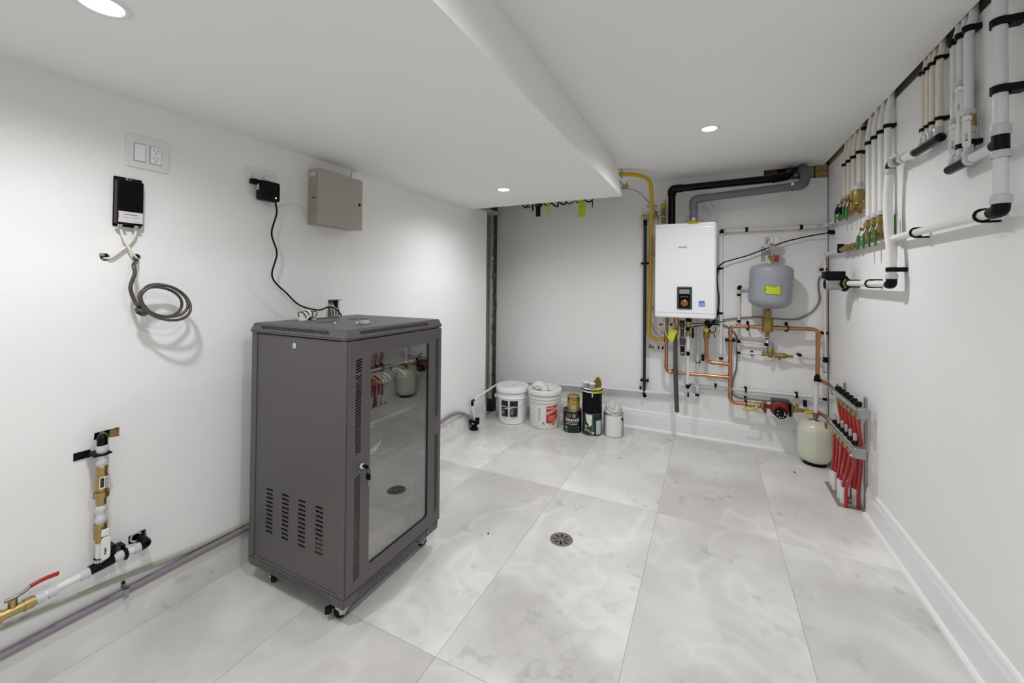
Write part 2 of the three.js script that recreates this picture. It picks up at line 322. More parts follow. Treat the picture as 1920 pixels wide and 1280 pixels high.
// round floor drain
{
  const t = thing('floor_drain', 'round stainless floor drain grate with radial slots set in tile', 'floor drain', [-0.675, 0, -1.99]);
  const holes = []; for (let k = 0; k < 8; k++) { const a = k * Math.PI / 4 + 0.25, c = Math.cos(a), s = Math.sin(a); holes.push([[0.016, -0.0035], [0.043, -0.0042], [0.043, 0.0042], [0.016, 0.0035]].map(([u, v]) => [-0.675 + u * c - v * s, 1.99 + u * s + v * c])); }
  part(t, 'grate', panel(disc(-0.675, 1.99, 0.057, 40), holes, 0.004, [0, -0.0025, 0], [1, 0, 0], [0, 0, -1], 0.0008), std(0x9c968b, 0.35, 0.9));
  part(t, 'sump', turned([[0.0535, 0.12], [0.0535, 0.004], [0, 0]], [-0.675, -0.125, -1.99], [0, 1, 0], 28), std(0x8a8680, 0.6, 0.6));
}

// ------------------------------------------------------------------ server cabinet
{
  const x0 = -1.80, x1 = -1.222, z0 = -1.685, z1 = -1.097, yb = 0.115, yt = 1.082, C = M.cabinet;
  const t = thing('server_cabinet', 'dark grey server cabinet on casters with a glass front door', 'server cabinet', [(x0 + x1) / 2, 0, (z0 + z1) / 2]);
  const slots = (u0, u1, v0, v1, n, lean, w) => { const o = []; for (let i = 0; i < n; i++) { const a = u0 + (u1 - u0) * i / (n - 1); o.push([[a, v0], [a + w, v0], [a + w + lean, v1], [a + lean, v1]]); } return o; };
  const vslots = (u0, u1, v0, v1, n, lean, w) => { const o = []; for (let i = 0; i < n; i++) { const b = v0 + (v1 - v0) * i / (n - 1); o.push([[u0, b], [u1, b + lean], [u1, b + lean + w], [u0, b + w]]); } return o; };
  // corner posts and frame rails
  for (const [px, pz] of [[x0, z1], [x1, z1], [x0, z0], [x1, z0]]) {
    const sx = px === x0 ? 1 : -1, sz = pz === z0 ? 1 : -1;
    part(t, 'corner_post', box(px, px + sx * 0.034, yb + 0.004, yt - 0.002, pz, pz + sz * 0.034, 0.002), C);
  }
  // lid: rim, four sloping vented sides and a flat top with fan grilles
  const lid = part(t, 'lid', [box(x0 - 0.004, x1 + 0.004, yt, yt + 0.008, z0 - 0.004, z1 + 0.004, 0.002)], C);
  const lw = x1 - x0 + 0.008, ld = z1 - z0 + 0.008, ins = 0.011, rise = 0.031, sl = Math.hypot(ins, rise);
  const trap = (w) => [[0, 0], [w, 0], [w - ins, sl], [ins, sl]];
  const e = ins / sl, q = rise / sl, ya = yt + 0.008;
  const lean = 0.012;
  part(lid, 'vented_slope', panel(trap(lw), slots(0.075, lw - 0.105, 0.010, sl - 0.008, 46, -lean, 0.0060), 0.0015, [x0 - 0.004, ya, z1 + 0.004], [1, 0, 0], [0, q, -e]), C);
  part(lid, 'vented_slope', panel(trap(ld), slots(0.075, ld - 0.105, 0.010, sl - 0.008, 46, -lean, 0.0060), 0.0015, [x1 + 0.004, ya, z1 + 0.004], [0, 0, -1], [-e, q, 0]), C);
  part(lid, 'plain_slope', panel(trap(lw), [], 0.0015, [x1 + 0.004, ya, z0 - 0.004], [-1, 0, 0], [0, q, e]), C);
  part(lid, 'plain_slope', panel(trap(ld), [], 0.0015, [x0 - 0.004, ya, z0 - 0.004], [0, 0, 1], [e, q, 0]), C);
  const tx0 = x0 - 0.004 + ins, tx1 = x1 + 0.004 - ins, tz0 = z0 - 0.004 + ins, tz1 = z1 + 0.004 - ins, yT = ya + rise;
  const holes = [];
  for (const [cx, cz] of [[-1.565, -1.285], [-1.56, -1.465]]) for (let k = 0; k < 8; k++) for (const [ra, rb] of [[0.012, 0.03], [0.034, 0.05]]) {
    const a = k * Math.PI / 4 + 0.2, h = []; const sp = 0.26; const n = 4;
    for (let i = 0; i <= n; i++) { const w = a - sp + 2 * sp * i / n; h.push([cx + rb * Math.cos(w), -cz + rb * Math.sin(w)]); }
    for (let i = n; i >= 0; i--) { const w = a - sp + 2 * sp * i / n; h.push([cx + ra * Math.cos(w), -cz + ra * Math.sin(w)]); }
    holes.push(h);
  }
  holes.push(rect(-1.745, -1.712, 1.27, 1.50));
  for (const [a, b] of [[-1.63, 1.22], [-1.50, 1.35], [-1.63, 1.375], [-1.48, 1.54]]) holes.push(disc(a, b, 0.004, 8));
  part(lid, 'top_plate', panel(rect(tx0, tx1, -tz1, -tz0), holes, 0.0015, [0, yT, 0], [1, 0, 0], [0, 0, -1]), C);
  part(lid, 'tray', box(x0 + 0.01, x1 - 0.01, yt - 0.003, yt - 0.001, z0 + 0.01, z1 - 0.01), M.cabinetIn);
  // near side panel with louvres and a lock
  const lou = []; const lips = [];
  for (let c = 0; c < 4; c++) for (let r = 0; r < 11; r++) {
    const cx = -1.668 + 0.1015 * c, cy = 0.243 + 0.0176 * r;
    lou.push([[cx - 0.021, cy + 0.001], [cx + 0.021, cy + 0.001], [cx + 0.021, cy + 0.0078], [cx - 0.021, cy + 0.0078]]);
    const g = box(-0.021, 0.021, -0.0006, 0.0006, 0, 0.0028); g.rotateX(-0.35); g.translate(cx, cy + 0.0004, z1 - 0.0045); lips.push(g);
  }
  const side = part(t, 'side_panel', panel(rect(x0 + 0.036, x1 - 0.036, yb + 0.009, yt - 0.005), lou, 0.0015, [0, 0, z1 - 0.006], [1, 0, 0], [0, 1, 0]), C);
  for (const g of lips) part(side, 'louvre', g, C);
  part(side, 'lock', [turned([[0, 0], [0.0125, 0], [0.0125, 0.004], [0.0085, 0.0055], [0.008, 0.003], [0, 0.003]], [-1.522, 1.042, z1 - 0.0045], [0, 0, 1], 24)], M.chrome, 'chrome round lock');
  part(t, 'side_panel', box(x0 + 0.036, x1 - 0.036, yb + 0.009, yt - 0.005, z0 + 0.0045, z0 + 0.006), C);
  part(t, 'back_panel', box(x0 + 0.004, x0 + 0.0055, yb + 0.009, yt - 0.005, z0 + 0.036, z1 - 0.036), M.cabinetIn);
  // front door: frame cut for the pane and four columns of slanted slots
  const gz0 = 1.210, gz1 = 1.583, gy0 = 0.183, gy1 = 1.017, dh = [roundRect(gz0, gz1, gy0, gy1, 0.018)];
  dh.push(...vslots(1.133, 1.162, 0.640, 0.995, 34, 0.008, 0.0068), ...vslots(1.133, 1.162, 0.160, 0.545, 37, 0.010, 0.0068));
  dh.push(...vslots(1.633, 1.658, 0.640, 1.015, 36, 0.010, 0.0068), ...vslots(1.633, 1.658, 0.180, 0.545, 35, 0.006, 0.0068));
  const door = part(t, 'door', panel(roundRect(-z1 + 0.004, -z0 - 0.004, yb + 0.009, yt - 0.004, 0.004, 2), dh, 0.006, [x1 + 0.004, 0, 0], [0, 0, -1], [0, 1, 0], 0.001), C);
  part(door, 'door_edge', panel(rect(-z1 + 0.004, -z0 - 0.004, yb + 0.009, yt - 0.004), [rect(-z1 + 0.018, -z0 - 0.018, yb + 0.023, yt - 0.018)], 0.010, [x1 - 0.006, 0, 0], [0, 0, -1], [0, 1, 0]), C);
  part(door, 'door_gasket', panel(roundRect(gz0 - 0.006, gz1 + 0.006, gy0 - 0.006, gy1 + 0.006, 0.02), [roundRect(gz0, gz1, gy0, gy1, 0.017)], 0.003, [x1 - 0.004, 0, 0], [0, 0, -1], [0, 1, 0]), M.black);
  part(door, 'glass_pane', panel(roundRect(gz0 - 0.004, gz1 + 0.004, gy0 - 0.004, gy1 + 0.004, 0.018), [], 0.004, [x1 - 0.001, 0, 0], [0, 0, -1], [0, 1, 0]), M.glass);
  part(door, 'lock', [turned([[0, 0], [0.014, 0], [0.014, 0.006], [0.010, 0.012], [0.009, 0.014], [0, 0.014]], [x1 + 0.009, 0.592, -1.166], [1, 0, 0], 20)], M.chrome, 'chrome lock barrel');
  part(door, 'key', [box(x1 + 0.022, x1 + 0.046, 0.585, 0.600, -1.1675, -1.1650, 0.001), ring([x1 + 0.047, 0.578, -1.166], [0, 0, 1], 0.010, 0.001, 18, 6), box(x1 + 0.036, x1 + 0.058, 0.545, 0.568, -1.170, -1.163, 0.003)], M.black, 'key left in the lock with a black bow');
  part(door, 'spare_key', box(x1 + 0.043, x1 + 0.051, 0.520, 0.546, -1.1672, -1.1655, 0.001), M.steel, 'steel key blade');
  // base: inward sloping plinth with slots, floor plate
  const base = part(t, 'base', [box(x0 + 0.002, x1 - 0.002, yb - 0.004, yb + 0.007, z0 + 0.002, z1 - 0.002, 0.002)], C);
  const bi = 0.003, bdrop = 0.036, bsl = Math.hypot(bi, bdrop), be = bi / bsl, bq = bdrop / bsl;
  const btrap = (w) => [[bi, 0], [w - bi, 0], [w, bsl], [0, bsl]];
  const w1 = x1 - x0 - 0.004, w2 = z1 - z0 - 0.004, yl = yb - 0.004 - bdrop;
  part(base, 'vented_slope', panel(btrap(w1), slots(0.075, w1 - 0.075, 0.006, bsl - 0.006, 46, -0.008, 0.0045), 0.0015, [x0 + 0.002, yl, z1 - 0.002 - bi], [1, 0, 0], [0, bq, be]), C);
  part(base, 'vented_slope', panel(btrap(w2), slots(0.075, w2 - 0.075, 0.006, bsl - 0.006, 46, -0.008, 0.0045), 0.0015, [x1 - 0.002 - bi, yl, z1 - 0.002], [0, 0, -1], [be, bq, 0]), C);
  part(base, 'plain_slope', panel(btrap(w2), [], 0.0015, [x0 + 0.002 + bi, yl, z0 + 0.002], [0, 0, 1], [-be, bq, 0]), C);
  part(base, 'plain_slope', panel(btrap(w1), [], 0.0015, [x1 - 0.002, yl, z0 + 0.002 + bi], [-1, 0, 0], [0, bq, -be]), C);
  const bh = []; bh.push(disc(-1.50, 1.39, 0.07, 24)); bh.push(...slots(-1.62, -1.38, 1.15, 1.165, 24, 0.004, 0.005));
  part(base, 'floor_plate', panel(rect(x0 + 0.03, x1 - 0.03, -z1 + 0.03, -z0 - 0.03), bh, 0.0015, [0, yb, 0], [1, 0, 0], [0, 0, -1]), M.cabinetIn);
  part(base, 'underside', panel(rect(x0 + 0.026, x1 - 0.026, -z1 + 0.026, -z0 - 0.026), [disc(-1.50, 1.39, 0.07, 24)], 0.0015, [0, yl, 0], [1, 0, 0], [0, 0, -1]), C);
  // mounting rails
  for (const [rx, rz] of [[-1.31, -1.15], [-1.31, -1.63], [-1.72, -1.15], [-1.72, -1.63]]) part(t, 'mounting_rail', box(rx - 0.002, rx + 0.002, yb + 0.01, yt - 0.005, rz - 0.018, rz + 0.018), M.cabinetIn);
  // casters
  for (const [cx, cz, turn, brake] of [[-1.295, -1.135, 0.86, 1], [-1.69, -1.140, 2.43, 0], [-1.295, -1.625, 0.4, 0], [-1.70, -1.625, 2.0, 1]]) {
    const c = new THREE.Group(); c.name = 'caster'; t.add(c); c.position.set(cx - t.position.x, 0, cz - t.position.z); c.rotation.y = turn;
    const add = (n, g, m) => { const o = shade(new THREE.Mesh(join(g), m)); o.name = n; c.add(o); };
    add('wheel', [turned([[0, -0.010], [0.018, -0.010], [0.024, -0.009], [0.026, -0.004], [0.026, 0.004], [0.024, 0.009], [0.018, 0.010], [0, 0.010]], [0.012, 0.026, 0], [0, 0, 1], 28)], M.rubber);
    const fork = [[-0.008, 0.069], [0.030, 0.069], [0.043, 0.047], [0.027, 0.012], [0.008, 0.016], [0.004, 0.034], [-0.008, 0.045]];
    add('fork', [panel(fork, [], 0.002, [0, 0, 0.0115], [1, 0, 0], [0, 1, 0]), panel(fork, [], 0.002, [0, 0, -0.0135], [1, 0, 0], [0, 1, 0]), box(-0.01, 0.018, 0.064, 0.069, -0.0135, 0.0135), rod([0, 0.066, 0], [0, 0.0745, 0], 0.010)], M.steel);
    if (brake) add('brake_lever', [box(-0.03, 0.0, 0.043, 0.058, -0.009, 0.009, 0.004), box(-0.045, -0.02, 0.028, 0.05, -0.012, 0.012, 0.006)], M.blackSoft);
    else add('axle_nut', [hex([0.012, 0.026, -0.018], [0.012, 0.026, 0.018], 0.006)], M.steel);
  }
  // equipment inside
  const pp = thing('network_patch_bay', 'black patch panel with labelled ports inside the cabinet top', 'patch panel', [-1.32, 0.885, -1.39]);
  part(pp, 'face', box(-1.325, -1.318, 0.885, 0.930, -1.632, -1.148, 0.001), M.blackSoft);
  const ports = []; for (let i = 0; i < 24; i++) { const z = -1.18 - i * 0.0178 - (i > 11 ? 0.012 : 0); ports.push(box(-1.319, -1.3165, 0.898, 0.912, z - 0.0065, z + 0.0065)); }
  part(pp, 'port', ports, M.black);
  part(pp, 'label_strip', [box(-1.3182, -1.3172, 0.917, 0.925, -1.375, -1.165), box(-1.3182, -1.3172, 0.917, 0.925, -1.61, -1.40)], M.whitePlastic);
  const cols = [[M.cableWhite, 'white', -1.185], [M.orange, 'orange', -1.27], [M.cableWhite, 'white', -1.30], [M.cableWhite, 'white', -1.32], [M.cableWhite, 'white', -1.345], [M.blue, 'blue', -1.41], [M.cableWhite, 'white', -1.44]];
  const wh = ['leftmost white', 'orange', 'white beside the orange one', 'white in the middle', 'white before the blue one', 'blue', 'white after the blue one'];
  cols.forEach(([m, n, z], i) => {
    single('patch_cable', wh[i] + ' patch cable looping out of the cabinet patch panel', 'cable', cable([[-1.316, 0.905, z], [-1.292, 0.908, z - 0.008], [-1.270, 0.888, z - 0.03], [-1.285, 0.865, z - 0.05], [-1.34, 0.86, z - 0.055]], 0.0042, 24, 7), m, 'patch cables in the cabinet');
  });
  const sv = thing('rack_recorder', 'flat black rack device with a bright front edge behind the cabinet glass', 'rack device', [-1.5, 0.675, -1.39]);
  part(sv, 'body', box(-1.62, -1.262, 0.675, 0.718, -1.610, -1.170, 0.002), M.blackSoft);
  part(sv, 'front_trim', box(-1.264, -1.256, 0.717, 0.7215, -1.612, -1.168, 0.001), M.steel, 'bright metal trim edge');
  part(sv, 'power_button', ring([-1.261, 0.697, -1.465], [1, 0, 0], 0.010, 0.001, 20, 6), M.chrome);
  part(sv, 'lettering', sticker(0, 0.075, 0, 0.011, [-1.262, 0.700, -1.205], [0, 0, -1], [0, 1, 0], 0.0003), std(0xffffff, 0.6, 0, { map: canvasTex(256, 40, (x, w, h) => { x.fillStyle = '#151515'; x.fillRect(0, 0, w, h); x.fillStyle = '#e8e8e8'; for (let i = 0; i < 9; i++) x.fillRect(14 + i * 26, 8 + 6 * (i % 3 === 1), 18, 22 - 6 * (i % 3 === 1)); }) }));
  single('white_cable_coil', 'coil of white cable lying on the shelf inside the cabinet', 'cable', [0, 1, 2, 3].map((k) => { const p = []; for (let i = 0; i < 20; i++) { const a = i / 20 * 6.283; p.push([-1.40 + (0.10 + 0.006 * k) * Math.cos(a), 0.572 + 0.008 * k + 0.006 * Math.sin(3 * a + k), -1.30 + (0.085 + 0.007 * k) * Math.sin(a)]); } return sweep(curve(p, 60, true), 0.004, 6); }), M.cableWhite);
  const sh = thing('cabinet_shelf', 'dark perforated shelf carrying the white coil in the cabinet', 'shelf', [-1.5, 0.555, -1.39]);
  part(sh, 'tray', panel(rect(-1.68, -1.30, 1.165, 1.615), slots(-1.64, -1.36, 1.2, 1.58, 10, 0, 0.008), 0.002, [0, 0.555, 0], [1, 0, 0], [0, 0, -1]), M.cabinetIn);
  part(sh, 'front_lip', box(-1.302, -1.299, 0.54, 0.557, -1.615, -1.165), M.cabinetIn);
  single('carton', 'tan cardboard carton lying on the cabinet floor', 'box', [box(-1.55, -1.32, 0.1175, 0.172, -1.55, -1.20, 0.003)], M.card);
  // things on top of the cabinet
  const wb = thing('cable_bundle', 'bundle of white cables rising from the slot in the cabinet lid', 'cable bundle', [-1.73, 1.12, -1.29]);
  for (let i = 0; i < 9; i++) part(wb, 'wire', cable([[-1.742 + i * 0.003, 1.100, -1.275 - 0.003 * (i % 4)], [-1.736 + i * 0.003, 1.142 + 0.004 * (i % 3), -1.285 - 0.004 * i], [-1.732, 1.158 + 0.003 * (i % 4), -1.30 - 0.004 * i], [-1.726 - 0.002 * i, 1.140, -1.325 - 0.003 * i], [-1.728, 1.100, -1.345 - 0.004 * i]], 0.0042, 18, 6), M.cableWhite);
  for (let i = 0; i < 4; i++) part(wb, 'tie', ring([-1.730, 1.145, -1.285 - i * 0.02], [0.2, 0.4 * (i - 1.5), 1], 0.020, 0.0022, 18, 6), M.black);
  single('hardware_bag', 'small crumpled clear bag of black screws on the cabinet lid', 'bag', [crumple([-1.352, 1.128, -1.30], [0.022, 0.012, 0.036], 5, 0.4, 18)], M.film);
  for (let i = 0; i < 3; i++) single('screw', ['black screw inside the clear bag on the cabinet lid, end near the door', 'black screw in the middle of the clear bag on the lid', 'black screw in the clear bag on the lid, far end'][i], 'screw', [rod([-1.345 - 0.012 * i, 1.136, -1.275 - 0.022 * i], [-1.362 - 0.01 * i, 1.1285, -1.29 - 0.022 * i], 0.003), rod([-1.345 - 0.012 * i, 1.1285, -1.275 - 0.022 * i], [-1.343 - 0.012 * i, 1.1285, -1.273 - 0.022 * i], 0.0055)], M.black, 'screws on the lid');
  single('rubber_foot', 'tiny white rubber foot lying on the cabinet lid', 'foot', turned([[0, 0], [0.006, 0], [0.005, 0.005], [0, 0.006]], [-1.46, 1.1236, -1.245], [0, 1, 0], 12), M.whitePlastic);
}

// ------------------------------------------------------------------ left wall
{
  const X = XL;
  // switch and outlet in one plate
  const t = thing('switch_plate', 'white two-gang plate with rocker switch and outlet above the black box', 'wall plate', [X, 1.725, -0.775]);
  part(t, 'plate', panel(roundRect(0.708, 0.842, 1.727, 1.850, 0.006), [rect(0.731, 0.766, 1.752, 1.819), rect(0.779, 0.815, 1.752, 1.819)], 0.006, [X, 0, 0], [0, 0, -1], [0, 1, 0], 0.002), M.whitePlastic);
  part(t, 'rocker', [box(X, X + 0.009, 1.754, 1.817, -0.7645, -0.7325, 0.002)], M.whiteGloss);
  const sl = (z, y) => [rect(-z - 0.0075, -z - 0.005, y, y + 0.009), rect(-z + 0.005, -z + 0.0075, y, y + 0.008), disc(-z, y - 0.006, 0.003, 8)];
  const recep = (p, z, y0, y1) => part(p, 'receptacle', panel(roundRect(-z - 0.0165, -z + 0.0165, y0, y1, 0.002, 2), [...sl(z, y1 - 0.016), ...sl(z, y0 + 0.017)], 0.021, [X - 0.0124, 0, 0], [0, 0, -1], [0, 1, 0]), M.whiteGloss);
  recep(t, -0.797, 1.7535, 1.8175);
  // double duplex plate
  const d = thing('outlet_plate', 'white two-gang outlet plate holding the black plug adapter', 'wall plate', [X, 1.72, -1.21]);
  part(d, 'plate', panel(roundRect(1.140, 1.290, 1.720, 1.845, 0.006), [rect(1.166, 1.201, 1.748, 1.815), rect(1.222, 1.257, 1.748, 1.815)], 0.006, [X, 0, 0], [0, 0, -1], [0, 1, 0], 0.002), M.whitePlastic);
  for (const z of [-1.1835, -1.2395]) { recep(d, z, 1.75, 1.813); }
  // plug-in adapter with its cord
  const a = thing('power_adapter', 'black plug-in power adapter with a long black cord', 'power adapter', [X + 0.03, 1.69, -1.225]);
  part(a, 'body', box(X + 0.012, X + 0.062, 1.69, 1.782, -1.270, -1.178, 0.010, 3), M.black);
  part(a, 'plug_arm', box(X + 0.008, X + 0.034, 1.760, 1.785, -1.20, -1.150, 0.006), M.black);
  part(a, 'rating_label', box(X + 0.020, X + 0.04, 1.735, 1.765, -1.1779, -1.1772), M.plaster);
  part(a, 'indicator', turned([[0, 0], [0.003, 0], [0.0025, 0.001], [0, 0.0015]], [X + 0.062, 1.706, -1.246], [1, 0, 0], 12), std(0xbfffd0, 0.3, 0, { emissive: 0x6dff9a, emissiveIntensity: 1.5 }), 'lit green indicator');
  part(a, 'cord', cable([[-1.905, 1.692, -1.262], [-1.90, 1.642, -1.266], [-1.90, 1.536, -1.242], [-1.90, 1.444, -1.270], [-1.90, 1.326, -1.249], [-1.90, 1.245, -1.326], [-1.90, 1.186, -1.393], [-1.90, 1.160, -1.468], [-1.90, 1.153, -1.519], [-1.90, 1.166, -1.577], [-1.895, 1.150, -1.622], [-1.885, 1.10, -1.655], [-1.88, 0.95, -1.66]], 0.0042, 90, 8), M.black);
  // thin white wire to the metal box
  single('bell_wire', 'thin white wire drooping from the outlet to the beige box', 'wire', cable([[X + 0.006, 1.685, -1.215], [X + 0.006, 1.672, -1.25], [X + 0.008, 1.675, -1.296], [X + 0.010, 1.703, -1.364], [X + 0.010, 1.698, -1.424], [X + 0.010, 1.660, -1.455], [X + 0.006, 1.615, -1.461]], 0.0016, 40, 6), M.whitePlastic);
  // beige metal box
  const g = thing('alarm_box', 'beige metal wall box with a hinged door and small black lock', 'metal box', [X, 1.612, -1.605]);
  part(g, 'body', box(X, X + 0.085, 1.613, 1.908, -1.748, -1.466, 0.002), M.beige);
  part(g, 'door', box(X + 0.086, X + 0.100, 1.609, 1.902, -1.751, -1.452, 0.004), M.beige);
  part(g, 'lock', turned([[0, 0], [0.009, 0], [0.008, 0.002], [0, 0.002]], [X + 0.1, 1.757, -1.727], [1, 0, 0], 16), M.black, 'black lock');
  part(g, 'sticker', sticker(X + 0.012, X + 0.055, 1.868, 1.897, [0, 0, -1.466], [1, 0, 0], [0, 1, 0]), std(0xffffff, 0.6, 0, { map: canvasTex(64, 48, (x, w, h) => { x.fillStyle = '#f2f2f0'; x.fillRect(0, 0, w, h); x.strokeStyle = '#555'; x.lineWidth = 3; x.strokeRect(6, 6, w - 12, h - 12); x.strokeRect(20, 14, 18, 20); }) }));
  part(g, 'knockout', [box(X + 0.03, X + 0.06, 1.752, 1.757, -1.4662, -1.4655), rod([X + 0.05, 1.69, -1.4662], [X + 0.05, 1.69, -1.4655], 0.003), rod([X + 0.05, 1.80, -1.4662], [X + 0.05, 1.80, -1.4655], 0.002)], M.black);
  single('ceiling_wire', 'thin brown wire running from the ceiling into the beige box', 'wire', cable([[X + 0.004, 1.9795, -1.785], [X + 0.005, 1.977, -1.757], [X + 0.006, 1.94, -1.7505], [X + 0.006, 1.912, -1.7515]], 0.0015, 16, 6), M.copperDull);
  // opening with loose wires behind the cabinet
  const o = thing('outlet_box', 'open wall box full of loose wires behind the server cabinet', 'wall box', [X - 0.03, 1.10, -1.64]);
  part(o, 'box_shell', [box(X - 0.045, X - 0.043, 1.102, 1.203, -1.678, -1.604), box(X - 0.045, X + 0.002, 1.201, 1.204, -1.70, -1.602)], M.zinc);
  for (let i = 0; i < 8; i++) part(o, 'wire', cable([[X - 0.04, 1.195, -1.612 - i * 0.008], [X - 0.01, 1.18 - 0.004 * i, -1.61 - i * 0.008], [X + 0.012, 1.15, -1.616 - i * 0.007], [X + 0.015, 1.10, -1.62 - i * 0.006], [X + 0.02, 1.05, -1.63 - i * 0.004]], 0.003, 16, 6), i % 3 === 1 ? M.black : M.cableWhite);
  // black control box with label
  const b = thing('control_box', 'slim black control box with a white label beside crossed cables', 'control box', [X, 1.503, -0.715]);
  part(b, 'body', box(X, X + 0.030, 1.505, 1.668, -0.754, -0.680, 0.004), M.blackGloss);
  part(b, 'back_plate', box(X, X + 0.006, 1.500, 1.681, -0.757, -0.676, 0.002), M.black);
  part(b, 'heat_fin', Array.from({ length: 2 }, (_, i) => box(X + 0.010 + i * 0.009, X + 0.013 + i * 0.009, 1.51, 1.664, -0.6802, -0.6775)), M.condensate);
  part(b, 'label', sticker(0.682, 0.752, 1.513, 1.553, [X + 0.0300, 0, 0], [0, 0, -1], [0, 1, 0]), std(0xffffff, 0.5, 0, { map: canvasTex(256, 150, (x, w, h) => { x.fillStyle = '#d6d4d6'; x.fillRect(0, 0, w, h); x.fillStyle = '#b33'; x.fillRect(0, 20, 5, 80); x.fillStyle = '#222'; for (let i = 0; i < 16; i++) { x.fillRect(50 + i * 9.5, 32 + 3 * (i % 3 === 0), 6.5, 13 - 3 * (i % 3 === 0)); if (i !== 7) x.fillRect(46 + i * 10, 76, 7, 6); if (i < 8) x.fillRect(150 + i * 9, 128, 6, 5); } }) }), 'white printed label');
  part(b, 'mounting_screw', [rod([X + 0.006, 1.675, -0.712], [X + 0.009, 1.675, -0.712], 0.004), rod([X + 0.006, 1.675, -0.722], [X + 0.009, 1.675, -0.722], 0.003)], M.chrome);
  for (const z of [-0.693, -0.737]) part(b, 'cable_gland', [rod([X + 0.017, 1.506, z], [X + 0.017, 1.488, z], 0.008), cbox(X + 0.017, 1.494, z, 0.02, 0.007, 0.026, 0.003)], M.chrome);
  single('flat_cable', 'white flat cable crossing in front from the black box to the hole above the coil', 'cable', sweep(curve([[X + 0.017, 1.492, -0.693], [X + 0.020, 1.470, -0.697], [X + 0.026, 1.433, -0.709], [X + 0.026, 1.402, -0.726], [X + 0.016, 1.386, -0.742], [X - 0.004, 1.388, -0.749], [X - 0.03, 1.39, -0.75]], 30), 0.0065, 10, 0.55), M.cableWhite, 'flat cables');
  single('flat_cable', 'white flat cable crossing behind from the black box to the lone hole', 'cable', sweep(curve([[X + 0.017, 1.492, -0.737], [X + 0.017, 1.472, -0.735], [X + 0.014, 1.440, -0.721], [X + 0.014, 1.406, -0.692], [X + 0.010, 1.383, -0.670], [X - 0.005, 1.381, -0.661], [X - 0.03, 1.384, -0.658]], 30), 0.0065, 10, 0.55), M.cableWhite, 'flat cables');
  single('hole_wrap', 'crumpled green foil plugging the lone cable hole in the wall', 'foil', [crumple([X - 0.004, 1.391, -0.651], [0.008, 0.011, 0.010], 8, 0.4, 12)], std(0x7e8f78, 0.5, 0.3));
  // coiled grey cable hanging from the second hole
  {
    const c = thing('coiled_cable', 'thick dark grey cable hanging in a tied coil on the wall', 'cable', [-1.87, 1.15, -0.79]);
    part(c, 'lead', cable([[X - 0.02, 1.386, -0.748], [-1.925, 1.372, -0.742], [-1.895, 1.360, -0.722], [-1.882, 1.330, -0.721], [-1.880, 1.279, -0.709], [-1.878, 1.240, -0.716], [-1.868, 1.205, -0.730], [-1.86, 1.19, -0.745]], 0.0062, 44, 10), M.cableGrey);
    for (let k = 0; k < 3; k++) {
      const p = []; const R = [0.066, 0.073, 0.078][k], cy = [1.222, 1.227, 1.219][k], cz = [-0.797, -0.801, -0.804][k];
      for (let i = 0; i < 16; i++) { const a = i / 16 * 6.2832; const dy = Math.sin(a) * R * 0.84, dz = -Math.cos(a) * R; p.push([-1.868 + 0.012 * k - 0.18 * dy + 0.007 * Math.sin(2 * a + k * 2), cy + dy + 0.12 * dz, cz + dz + 0.1 * dy]); }
      part(c, 'turn', sweep(curve(p, 64, true), 0.0052, 8), M.cableGrey);
    }
    for (const [dy, r] of [[0.0, 0.013], [-0.022, 0.015]]) part(c, 'knot', [ring([-1.865, 1.212 + dy, -0.733], [0.1, 0.8, -0.6], r, 0.0055, 20, 8), ring([-1.862, 1.208 + dy, -0.735], [-0.3, 0.7, -0.6], r * 0.95, 0.0052, 20, 8)], M.cableGrey);
  }
}
